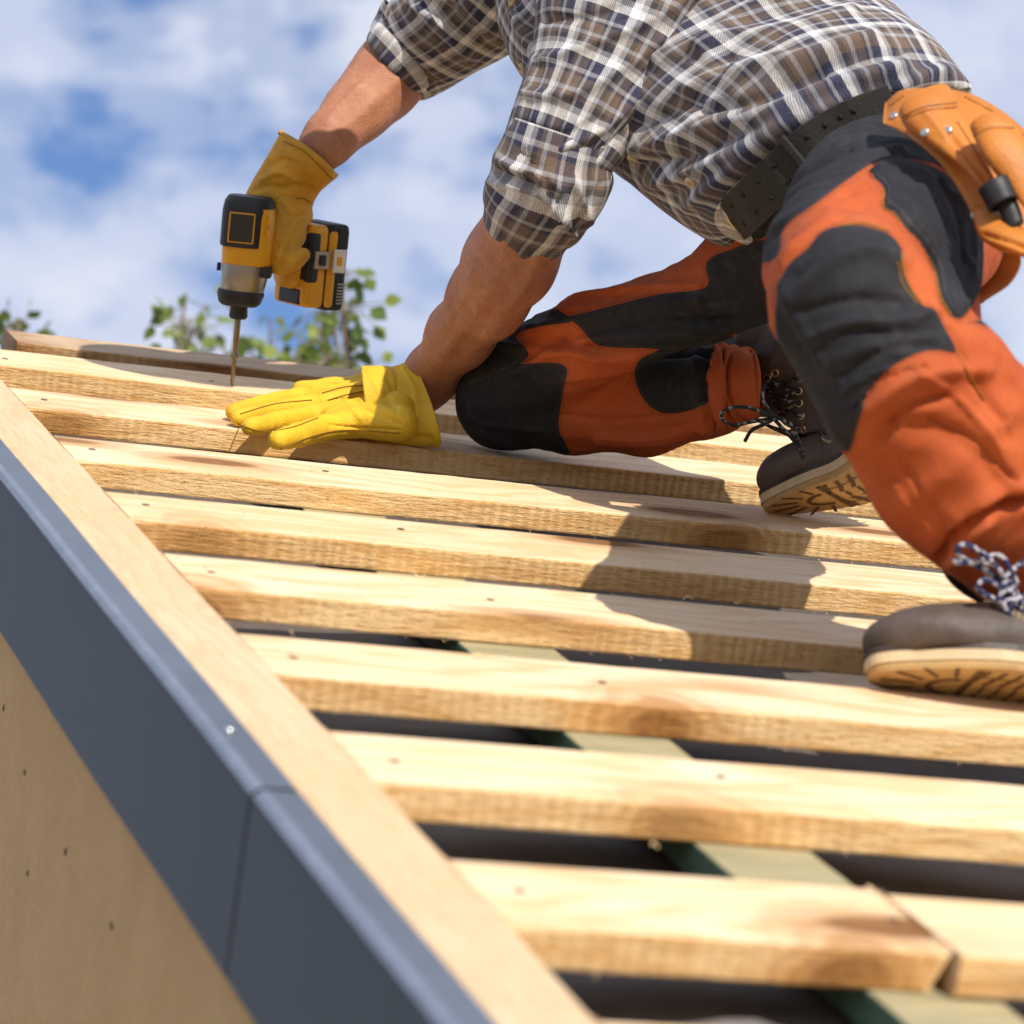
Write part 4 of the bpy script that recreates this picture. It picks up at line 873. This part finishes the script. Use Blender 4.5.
# ------------------------------------------------------------------ boots
def footprint(n=64,L0=-.085,L1=.205):
    pts=[]
    for i in range(n):
        t=i/n*2*np.pi; x=(L0+L1)/2+(L1-L0)/2*np.cos(t)*(1 if abs(np.cos(t))<2 else 1); u=(x-L0)/(L1-L0)
        w=.034+.018*np.exp(-((u-.68)/.22)**2)-.004*np.exp(-((u-.38)/.12)**2)
        s=np.sin(t); y=w*np.sign(s)*abs(s)**.62
        pts.append((x,y+.004*np.sin(u*3.1)))
    return np.array(pts)
def make_boot(name,label,org,fwd,up,bend,mside,lacem,mats,lat=1.,sink=True):
    """org = ankle point on the foot sole's plane; local x toe, z up the leg; bend = toe flex angle"""
    f=nrm(fwd); u=nrm(up-(up@f)*f); s=np.cross(u,f)*lat
    def tf(Q,sub=True):
        Q=np.asarray(Q,float).copy(); x,y,z=Q.T
        b0=.045; Lb=.07; t=np.clip((x-b0)/Lb,0,1); ang=bend*t*t*(3-2*t) if False else bend*t
        # bend along a neutral line at z=0 (sole) into an arc
        if abs(bend)>1e-4:
            R_=Lb/bend; 
            inb=x>b0; xa=np.clip(x-b0,0,Lb); a=xa/R_; ext=np.clip(x-b0-Lb,0,None)
            nx=b0+ (R_-z)*np.sin(a)+ext*np.cos(a); nz=R_-(R_-z)*np.cos(a)+ext*np.sin(a)
            x2=np.where(inb,nx,x); z2=np.where(inb,nz,z)
        else: x2,z2=x,z
        return org+x2[:,None]*f+y[:,None]*s+z2[:,None]*u
    root=empty(name,org); root.parent=person
    if label: root['label']=label
    E3=np.eye(3)
    up_=[('c',(-.045,0,.060),(-.045,0,.060),.040,.040),('c',(-.045,0,.065),(-.035,0,.150),.040,.047),('c',(-.035,0,.15),(-.032,0,.215),.047,.050),('c',(-.03,0,.10),(.040,0,.062),.045,.036),('c',(.045,0,.053),(.10,0,.032),.036,.026),
      ('e',(.150,.0,.032),E3,(.054,.046,.024)),('e',(.10,0,.033),E3,(.07,.048,.028)),('c',(.09,.012,.030),(.09,-.012,.030),.031,.031)]
    clip=lambda X,d: np.maximum(d,np.maximum(.017-X[...,2],X[...,2]-.222))
    V,F=surf_net(up_,.005,.03,clip); V,N,F=evalmesh(V,F,1,1)
    x,y,z=V.T
    dsp=.0012*sines(V,40,71)+.0005*sines(V,140,72)
    if abs(bend)>.1:
        for q_,a_ in ((.045,.005),(.062,-.006),(.078,.006),(.092,-.004)): dsp+=a_*np.exp(-((x-q_-.25*np.abs(y))/.006)**2)*np.clip((z-.04)/.02,0,1)
    for q_,a_ in ((.125,.003),(.15,-.003),(.17,.003)): dsp+=a_*np.exp(-((z-q_-.2*x)/.008)**2)*np.clip(-(x)/.03,0,1)
    # toe cap and quarter seams
    dsp+=.0006*sines(V,260,74)+.0010*(.5-np.abs(sines(V,75,75,5))*2)*np.clip((x-.02)/.1,0,1)
    dsp-=.0012*np.exp(-(((x-.118+3*y*y)/.0015))**2)*(z>.03)
    V=V+N*dsp[:,None]
    w=tf(V); upo=mesh_obj('upper',w,F,mats[0],root)
    fp=footprint()
    def layer(nm,z0,z1,sc,mat,seg=1,rnd=0):
        c=fp.mean(0); ring=[]
        P_=[]; zs=[z0,(z0+z1)/2,z1]; scs=[sc-rnd,sc,sc-rnd*.3]
        for zz,ss in zip(zs,scs): P_+= [((a-c[0])*(1+(ss-1)*.6)+c[0],b_*ss,zz) for a,b_ in fp]
        n=len(fp); V=np.array(P_); F=[(k*n+i,k*n+(i+1)%n,(k+1)*n+(i+1)%n,(k+1)*n+i) for k in range(2) for i in range(n)]
        # caps as strips across so that they follow the bend
        for k in (0,2):
            for i in range(n//2): 
                j=(n-i)%n;j2=(n-i-1)%n
                q_=(k*n+i,k*n+i+1,k*n+j2,k*n+j); q_=tuple(dict.fromkeys(q_))
                if len(q_)>2: F.append(q_ if k==0 else q_[::-1])
        o=mesh_obj(nm,tf(V),F,mat,root,smooth=False); return o
    layer('welt',.0155,.0205,1.05,mats[1])
    layer('midsole',.0065,.0158,1.04,M['midsole'])
    so=layer('outsole',.0,.0068,1.02,M['sole'],rnd=.02)
    tr=MB()
    def groove(a,b_,wd):
        a=np.array(a);b_=np.array(b_);L=np.linalg.norm(b_-a); k=max(2,int(L/.006)); d=(b_-a)/L; nn_=np.array([-d[1],d[0]])*wd/2
        for i in range(k):
            p=a+(b_-a)*i/k;q_=a+(b_-a)*(i+1)/k
            Q=np.array([[*(p-nn_),-.0008],[*(q_-nn_),-.0008],[*(q_+nn_),-.0008],[*(p+nn_),-.0008]]); tr.add(tf(Q),[(0,1,2,3)])
    cx=.135
    for an in np.linspace(-1.35,1.35,7):
        c_,s_=math.cos(an),math.sin(an); groove((cx+.034*c_,.024*s_),(cx+.062*c_,.046*s_),.0034)
    an=np.linspace(-1.5,1.5,9)
    for a_,b2 in zip(an[:-1],an[1:]): groove((cx+.022*math.cos(a_),.018*math.sin(a_)),(cx+.022*math.cos(b2),.018*math.sin(b2)),.005)
    groove((.128,-.043),(.128,.043),.006)
    for x_ in np.arange(.040,.124,.0135):
        for sg in (-1,1):
            groove((x_,sg*.043),(x_+.003,sg*.030),.0038); groove((x_+.003,sg*.027),(x_+.008,sg*.012),.0046)
            groove((x_-.004,sg*.0285),(x_+.0085,sg*.0285),.0020)
        groove((x_+.006,-.008),(x_+.006,.008),.0030)
    groove((.026,-.036),(.026,.036),.006)
    for x_ in (-.07,-.055,-.04,-.025): groove((x_,-.028),(x_,.028),.004)
    tr.build('sole_tread',M['tread'],so)
    # stitched seams across toe and along the quarter
    bvl=BVHTree.FromPolygons(V.tolist(),F)
    def stitch(pl,r=.0006):
        mb_=MB(); Lp=catmull(pl,90)
        pr_=[]
        for q_ in Lp:
            c0=np.array([q_[0]-.02,0,.04]); d_=nrm(q_-c0); h=bvl.ray_cast(Vector(c0),Vector(d_))
            pr_.append(None if h[0] is None else np.array(h[0])+np.array(h[1])*.0003*(1 if np.dot(np.array(h[1]),d_)>0 else -1))
        for k in range(0,88,3):
            if pr_[k] is not None and pr_[k+2] is not None: mb_.tube(tf([pr_[k],pr_[k+1] if pr_[k+1] is not None else pr_[k],pr_[k+2]]),r,4)
        if mb_.V: mb_.build('stitching',M['midsole'],root,smooth=True)
    stitch([(.085,-.09,.03),(.112,-.06,.06),(.122,0,.12),(.112,.06,.06),(.085,.09,.03)])
    stitch([(.090,-.09,.03),(.117,-.06,.06),(.127,0,.12),(.117,.06,.06),(.090,.09,.03)])
    # eyelets and laces: pairs up the instep
    bv=BVHTree.FromPolygons(V.tolist(),F)
    rows=[]
    for (x_,z_) in ((.082,.10),(.062,.11),(.044,.12),(.028,.135),(.018,.152),(.014,.17),(.012,.188)):
        rw=[]
        for sy in(-1,1):
            o_=np.array([x_+.06,sy*.020,z_+.05]); dr=nrm(np.array([-.7,0,-.75]) if z_<.13 else np.array([-1,0,-.25]))
            h=bv.ray_cast(Vector(o_),Vector(dr)); 
            rw.append((np.array(h[0]),np.array(h[1])) if h[0] is not None else None)
        if rw[0] is not None and rw[1] is not None: rows.append(rw)
    for rw in rows:
        for (p,n) in rw:
            t1_=nrm(np.cross(n,[1,0,0.])); t2_=np.cross(n,t1_); th=np.linspace(0,6.283,15)
            Vv,Ff=tube(tf([p+n*.0008+.0038*(t1_*math.cos(a)+t2_*math.sin(a)) for a in th]),.0013,6,False); mesh_obj('eyelet',Vv,Ff,M['brass'],root)
    mb=MB()
    def lc(a,b_,lift=.006):
        (pa,na),(pb,nb_)=a,b_; mpt=(pa+pb)/2+(na+nb_)/2*lift
        mb.tube(catmull(tf([pa-na*.001,pa+na*.003,mpt,pb+nb_*.003,pb-nb_*.001]),16),.0019,6)
    for a,b_ in zip(rows[:-1],rows[1:]): lc(a[0],b_[1]);lc(a[1],b_[0])
    lc(rows[0][0],rows[0][1],.003)
    lo=mb.build('lace',lacem,root,smooth=True)
    tg=MB(); 
    Q=[(.075,y_,.100) for y_ in (-.012,0,.012)]
    return root,tf,rows,BVHTree.FromPolygons(w.tolist(),F)
# near boot, sole level, toe pointing left
sole_c=on_plane(960,703,.0)
fwdL=nrm(-UX*1.0+np.array([0,.10,0])+np.array([0,0,.055])); upL=nrm(np.array([0,.07,1.0]))
sideL=np.cross(upL,fwdL)
# put the toe tip where the far edge of the sole rests on the batten
toe=P(871,677,2.785); orgL=toe-fwdL*.205
bootL,tfL,rowsL,_=make_boot('boot','grey-brown work boot planted flat, with blue and white laces',orgL,fwdL,upL,0.,None,M['laceb'],(M['boot'],M['bootd']))
fR=nrm(P(830,478,3.63)-P(806,372,3.60)); legdir=nrm(J['KR']-P(800,372,3.60))
ankR=P(806,372,3.60); uR=nrm(legdir-(legdir@fR)*fR); uR=nrm(uR+.08*CF); 
orgR=P(896,402,3.57)
bootR,tfR,rowsR,bvR=make_boot('boot','dark brown boot bent over its toes under the kneeling leg, with black laces',orgR,nrm(P(880,514,3.55)-orgR),uR,math.radians(74),None,M['lacek'],(M['boot'],M['bootd']))
def eyes(bv,pts,parent,r=.0036):
    out=[]
    for (x,y) in pts:
        p,n=surf(bv,x,y)
        if p is None: out.append(None); continue
        t1_=nrm(np.cross(n,[0,0,1.])); t2_=np.cross(n,t1_); th=np.linspace(0,6.283,15)
        Vv,Ff=tube([p+n*.001+r*(t1_*math.cos(a)+t2_*math.sin(a)) for a in th],.0013,6,False); mesh_obj('eyelet',Vv,Ff,M['brass'],parent)
        out.append((p,n))
    return out
eL=[(768,378),(768,390),(776,402),(782,414),(788,428)]; eR=[(800,378),(799,391),(800,403),(802,416),(803,430)]
A_=eyes(bvR,eL+[(775,373)],bootR)[:5]; B_=eyes(bvR,eR+[(808,373)],bootR)[:5]
mb=MB()
for a,b_ in list(zip(A_[:-1],B_[1:]))+list(zip(B_[:-1],A_[1:]))+list(zip(A_,B_))[-1:]:
    if a is None or b_ is None: continue
    mb.tube(catmull([a[0],a[0]+a[1]*.004,(a[0]+b_[0])/2+a[1]*.006,b_[0]+b_[1]*.004,b_[0]],14),.0020,6)
if mb.V: mb.build('cross_lace',M['lacek'],bootR,smooth=True)
# bows
def bow(name,loops,r,mat,parent):
    mb=MB()
    for L in loops: mb.tube(catmull([P(*q_) for q_ in L],40),r,7)
    return mb.build(name,mat,parent,smooth=True)
bow('lace_bow',[[(1015,590,2.78),(990,560,2.76),(968,545,2.76),(957,549,2.76),(966,560,2.765),(995,566,2.77),(1015,590,2.78)],[(1015,590,2.78),(985,570,2.77),(962,560,2.765),(955,562,2.765),(975,562,2.765),(1000,556,2.77),(1018,585,2.78)],[(1015,590,2.78),(1003,592,2.77),(1001,602,2.77),(1018,600,2.775),(1030,615,2.79)],[(1015,590,2.78),(1022,612,2.78),(1012,632,2.79),(1004,640,2.80)],[(1018,598,2.78),(1000,586,2.77),(985,580,2.765),(978,588,2.765),(992,598,2.77),(1016,606,2.775)],[(1026,560,2.79),(1008,575,2.775),(1002,598,2.77),(1012,618,2.775),(1030,634,2.79)],[(1030,590,2.79),(1010,610,2.775),(1000,628,2.785),(1018,640,2.79)]],.0023,M['laceb'],bootL)
bow('lace_bow',[[(775,418,3.50),(750,408,3.48),(730,408,3.48),(721,416,3.48),(732,425,3.49),(755,421,3.49),(775,418,3.50)],[(775,418,3.50),(765,424,3.49),(752,430,3.49),(745,441,3.50)],[(773,418,3.5),(786,432,3.49),(798,446,3.5),(803,458,3.52)],[(773,416,3.5),(790,424,3.485),(797,438,3.49),(804,456,3.52)],[(765,384,3.51),(763,400,3.505),(774,418,3.50)]],.0020,M['lacek'],bootR)
# ------------------------------------------------------------------ cordless impact driver
drill=empty('impact_driver',DT,'yellow and black cordless impact driver held nose down in the gloved hand','power tool')
BX=nrm(CR-(CR@DZ)*DZ); BY=np.cross(DZ,BX); BY=BY if BY@CF<0 else -BY
def rings(rs,ox=BX,oy=BY,oz=DZ,base=DT,expo=3.0,n=40):
    th=np.arange(n)/n*2*np.pi; c=np.sign(np.cos(th))*np.abs(np.cos(th))**(2/expo); s=np.sign(np.sin(th))*np.abs(np.sin(th))**(2/expo)
    V=[];
    for (z,rx,ry,dx,dy) in rs: V.append(base+z*oz+((dx+rx*c)[:,None]*ox)+((dy+ry*s)[:,None]*oy))
    m=len(rs); F=[(i*n+j,i*n+(j+1)%n,(i+1)*n+(j+1)%n,(i+1)*n+j) for i in range(m-1) for j in range(n)]+[tuple(range(n))[::-1],tuple((m-1)*n+j for j in range(n))]
    V=np.concatenate(V); return V,F
def rp(name,mat,rs,parent=drill,sm=True,**k):
    V,F=rings(rs,**k); o=mesh_obj(name,V,F,mat,parent,smooth=False); bevel(o,.0012,2); 
    for p in o.data.polygons: p.use_smooth=len(p.vertices)==4
    return o
rp('driver_bit',M['bit'],[(-.001,.0007,.0007,0,0),(.004,.0022,.0022,0,0),(.030,.0024,.0024,0,0),(.031,.0046,.0046,0,0),(.034,.0050,.0050,0,0),(.036,.0034,.0034,0,0),(.040,.0032,.0032,0,0),(.055,.0036,.0036,0,0),(.078,.0036,.0036,0,0)],expo=2)
rp('chuck',M['dblk'],[(.0745,.0085,.0085,0,0),(.078,.0105,.0105,0,0),(.088,.0098,.0098,0,0),(.093,.012,.012,0,0)],expo=2)
rp('bumper',M['dblk'],[(.0895,.019,.019,0,0),(.093,.0235,.0235,0,0),(.102,.0262,.0258,.0005,0),(.1075,.0255,.025,.0005,0)],expo=2.6)
rp('gear_case',M['dgry'],[(.1055,.0242,.024,.0015,0),(.122,.0258,.025,.003,0),(.1375,.0272,.026,.004,0)],expo=2.6)
rp('housing',M['dyel'],[(.1365,.0280,.0268,.0045,0),(.150,.0288,.0275,.0045,0),(.190,.0285,.0270,.0035,0),(.203,.0268,.0255,.003,0)],expo=3.2)
rp('motor_cap',M['dblk'],[(.156,.0247,.0292,-.0015,.0005),(.158,.0255,.0298,-.0015,.0005),(.196,.0258,.0295,-.0015,0),(.207,.0245,.0275,-.001,0),(.2115,.021,.023,0,0)],expo=3.6)
rp('cap_top',M['dblk'],[(.2,.0285,.0265,.002,0),(.207,.0275,.0262,.002,0),(.2125,.024,.023,.002,0)],expo=3.2)
def dp(x,y,z): return DT+BX*x+BY*y+DZ*z
mb=MB(); mb.box(dp(-.003,.0300,.178),(BX,BY,DZ),(.0125,.0012,.0155)); w_=bevel(mb.build('side_panel',M['dwin'],drill),.001)
cs=[(-.0165,.162),(.0105,.162),(.0105,.194),(-.0165,.194),(-.0165,.162)]
mb=MB(); 
for (a,b_),(c,d) in zip(cs[:-1],cs[1:]): mb.tube([dp(a,.0302,b_),dp(c,.0302,d)],.0009,6)
mb.build('outline',M['dyel'],w_)
mb=MB()
for z_ in (.188,.176): mb.box(dp(.0262,.020,z_),(BX,BY,DZ),(.0012,.008,.0035))
mb.build('air_vent',M['dyel'],drill)
mb=MB(); mb.box(dp(.0275,.012,.131),(BX,BY,DZ),(.006,.012,.0065)); bevel(mb.build('mode_button',M['dblk'],drill),.002)
mb=MB(); mb.box(dp(-.0262,.0,.131),(BX,BY,DZ),(.0022,.004,.0045)); bevel(mb.build('side_lug',M['dblk'],drill),.001)
# handle runs away from the body to the battery foot
FC=P(306,262,3.985); FCl=FC
h0=DT+DZ*.150+BY*-.004; hl=(FC-h0)
hz=nrm(hl-(hl@DZ)*DZ)
V,F=rings([(0,.022,.017,0,0),(.03,.019,.0155,0,0),(.06,.019,.0155,0,0),(.085,.023,.018,0,0),(.10,.03,.022,0,0)],ox=DZ,oy=Wd,oz=nrm(FC-h0),base=h0,expo=2.4)
mesh_obj('grip',V,F,M['dblk'],drill)
V,F=rings([(.055,.026,.020,-.006,.0),(.085,.028,.021,-.006,.0),(.1,.034,.026,-.006,0)],ox=DZ,oy=Wd,oz=nrm(FC-h0),base=h0,expo=2.4)
mesh_obj('grip_side',V,F,M['dyel'],drill)
def fb_(name,mat,h,w,z,hc,wc,zc,parent=drill,bv_=.004,sg=3):
    mb=MB(); mb.box(FC+H*hc+Wd*wc+DZ*zc,(H,Wd,DZ),(h,w,z)); return bevel(mb.build(name,mat,parent),bv_,sg)
foot=fb_('battery_foot',M['dyel'],.0135,.034,.047,-.006,.0,-.002,bv_=.007)
fb_('foot_insert',M['dblk'],.003,.021,.0085,-.0180,.002,-.038,foot,.002)
fb_('foot_cover',M['dblk'],.0085,.0356,.030,-.0115,.0,.008,foot,.006)
bat=fb_('battery',M['dblk'],.0145,.033,.049,.020,.001,-.002,bv_=.006)
fb_('battery_stripe',M['dyel'],.006,.0350,.044,.013,.001,-.004,bat,.005)
for k in range(7): fb_('battery_rib',M['dgry'],.0055,.0012,.0010,.0275,.0345,-.042+k*.0036,bat,.0004,1)
fb_('latch',M['dblk'],.007,.0015,.010,.024,.0348,.030,bat,.001)
cl=fb_('belt_clip',M['steel'],.0085,.0012,.0135,.018,.0395,.006,bv_=.0015); fb_('clip_hole',M['dyel'],.0032,.0008,.005,.018,.0410,.006,cl,.002)
fb_('clip_bracket',M['dgry'],.010,.0035,.010,-.004,.0355,.006,cl,.001)
fb_('clip_bracket',M['dblk'],.004,.0012,.006,-.004,.0400,.006,cl,.001)
# ------------------------------------------------------------------ trees
def leaf_add(mb,c,d,n,L):
    s=nrm(np.cross(d,n)); w=L*.36
    pts=[c,c+d*L*.3+s*w,c+d*L*.62+s*w*.85,c+d*L,c+d*L*.62-s*w*.85,c+d*L*.3-s*w]; pts[1]=pts[1]+n*w*.25; pts[4+1]=pts[5]+n*w*.25
    mb.add(pts,[(0,1,2,3),(0,3,4,5)])
def tree(bx,by,top,label,tips,nl,seed,crown_r):
    r=np.random.default_rng(seed); root=empty('birch_tree',(bx,by,0),label,'tree')
    base=np.array([bx,by,0.]); hz_=top*.72
    tr=catmull([base,base+[.1,.05,hz_*.5],base+[.0,.1,hz_],np.mean(tips,0)-[0,0,.8]],30)
    V,F=tube(tr,np.linspace(.085,.018,30),10); mesh_obj('trunk',V,F,M['bark'],root)
    br=MB(); lf=MB()
    for tp in tips:
        i=r.integers(18,27); s=tr[i]; m_=s*.45+tp*.55+np.array([0,0,-.12])+r.normal(size=3)*.04
        L=catmull([s,m_,tp-[0,0,.22]+r.normal(size=3)*.015,tp],24); br.tube(L,np.linspace(.010,.0022,24),6)
        for k in range(int(nl)):
            t=.50+.50*r.random()**.75; c=np.array([np.interp(t*23,np.arange(24),L[:,q_]) for q_ in range(3)])
            off=r.normal(size=3)*.028; d=nrm(off+[0,0,-.03]+r.normal(size=3)*.02); n=nrm(r.normal(size=3)); br.tube([c,c+off],[.0012,.0008],4)
            leaf_add(lf,c+off,d,n,.026+.022*r.random())
    for k in range(260):   # hidden lower crown
        dv=nrm(r.normal(size=3))*[1,1,.8]; c=tr[22]+dv*crown_r*(.5+.5*r.random())
        br.tube([tr[20]+(c-tr[20])*.2,c],[.005,.0015],4)
        for q_ in range(7): leaf_add(lf,c+r.normal(size=3)*.07,nrm(r.normal(size=3)),nrm(r.normal(size=3)),.04+.02*r.random())
    br.build('branch',M['bark'],root,smooth=True); lf.build('leaf_crown',M['leaf'],root)
    return root
dT=7.0
tp1=[P(x,y,dT+.3*rng.normal()) for x,y in ((186,292),(190,318),(205,305),(235,318),(250,345),(212,345),(345,268),(352,300),(320,320),(338,345),(300,335),(270,320),(338,285),(296,355),(330,362),(350,350),(288,345),(325,298),(225,350),(198,352))]
tree(tp1[0][0]+1.0,tp1[0][1]+.5,4.6,'leafy young birch rising behind the ridge below the drill',tp1,22,3,.55)
tp2=[P(x,y,dT-.3+.2*rng.normal()) for x,y in ((8,312),(18,318),(3,325),(-15,305),(-30,300),(-45,315))]
tree(tp2[3][0]-.3,tp2[0][1]+.4,4.5,'leafy treetop at the left edge beyond the end of the ridge',tp2,20,9,.30)
# ------------------------------------------------------------------ light, sky, camera
scam=np.array([.37,-.73,-.58]) # right, down, forward components of the direction to the sun
S=nrm(scam[0]*CR+scam[1]*CD+scam[2]*CF)
elev=math.asin(S[2]); az=math.atan2(S[0],S[1])
sun=bpy.data.lights.new('Sun','SUN'); sun.energy=5.0; sun.angle=math.radians(.55); sun.color=(1,.925,.82)
so=bpy.data.objects.new('Sun',sun); COL.objects.link(so); so.rotation_euler=Vector(S).to_track_quat('Z','Y').to_euler(); so.location=(0,0,12)
w=bpy.data.worlds.new('World'); scene.world=w; w.use_nodes=True; nt=w.node_tree; bg=nt.nodes['Background']
sky=N_(nt,'ShaderNodeTexSky',sky_type='NISHITA'); sky.sun_disc=False; sky.sun_elevation=elev; sky.sun_rotation=az; sky.altitude=200; sky.air_density=1.0; sky.dust_density=.6; sky.ozone_density=2.0
tc=N_(nt,'ShaderNodeTexCoord'); mp=N_(nt,'ShaderNodeMapping'); mp.inputs['Scale'].default_value=(1,1,1.7); mp.inputs['Location'].default_value=(.35,.2,.1); lk(nt,tc.outputs['Generated'],mp.inputs[0])
n1=noise(nt,mp.outputs[0],16,5,.5,.2); n2=noise(nt,mp.outputs[0],42,4,.5,.1)
k=math_(nt,'ADD',math_(nt,'MULTIPLY',n1,.72),math_(nt,'MULTIPLY',n2,.28))
cov=ramp(nt,k,[(.36,.10),(.43,.55),(.50,.88),(.58,1)],'EASE').outputs[0]
n3=noise(nt,mp.outputs[0],14,4,.5); cl_=ramp(nt,n3,[(.3,(5.7,6.4,8.5)),(.7,(7.9,8.3,9.4))]).outputs[0]
clouds=N_(nt,'ShaderNodeMix',data_type='RGBA'); lk(nt,cov,clouds.inputs[0])
sk=N_(nt,'ShaderNodeMix',data_type='RGBA',blend_type='MULTIPLY'); sk.inputs[0].default_value=1; lk(nt,sky.outputs[0],sk.inputs[6]); sk.inputs[7].default_value=(.66,.98,1.36,1)
lk(nt,sk.outputs[2],clouds.inputs[6]); lk(nt,cl_,clouds.inputs[7]); 
lk(nt,clouds.outputs[2],bg.inputs['Color']); bg.inputs['Strength'].default_value=.10
cam=bpy.data.cameras.new('Camera'); co_=bpy.data.objects.new('Camera',cam); COL.objects.link(co_)
cam.sensor_width=36; cam.lens=36*FPX/1024; cam.clip_start=.05; cam.clip_end=3000
co_.matrix_world=Matrix(((CR[0],-CD[0],-CF[0],CP[0]),(CR[1],-CD[1],-CF[1],CP[1]),(CR[2],-CD[2],-CF[2],CP[2]),(0,0,0,1)))
cam.dof.use_dof=True; cam.dof.focus_distance=3.6; cam.dof.aperture_fstop=(cam.lens/1000)/.015
scene.camera=co_
scene.render.engine='CYCLES'; scene.render.resolution_x=1024; scene.render.resolution_y=1024
scene.view_settings.view_transform='Standard'; scene.view_settings.look='None'; scene.view_settings.exposure=0
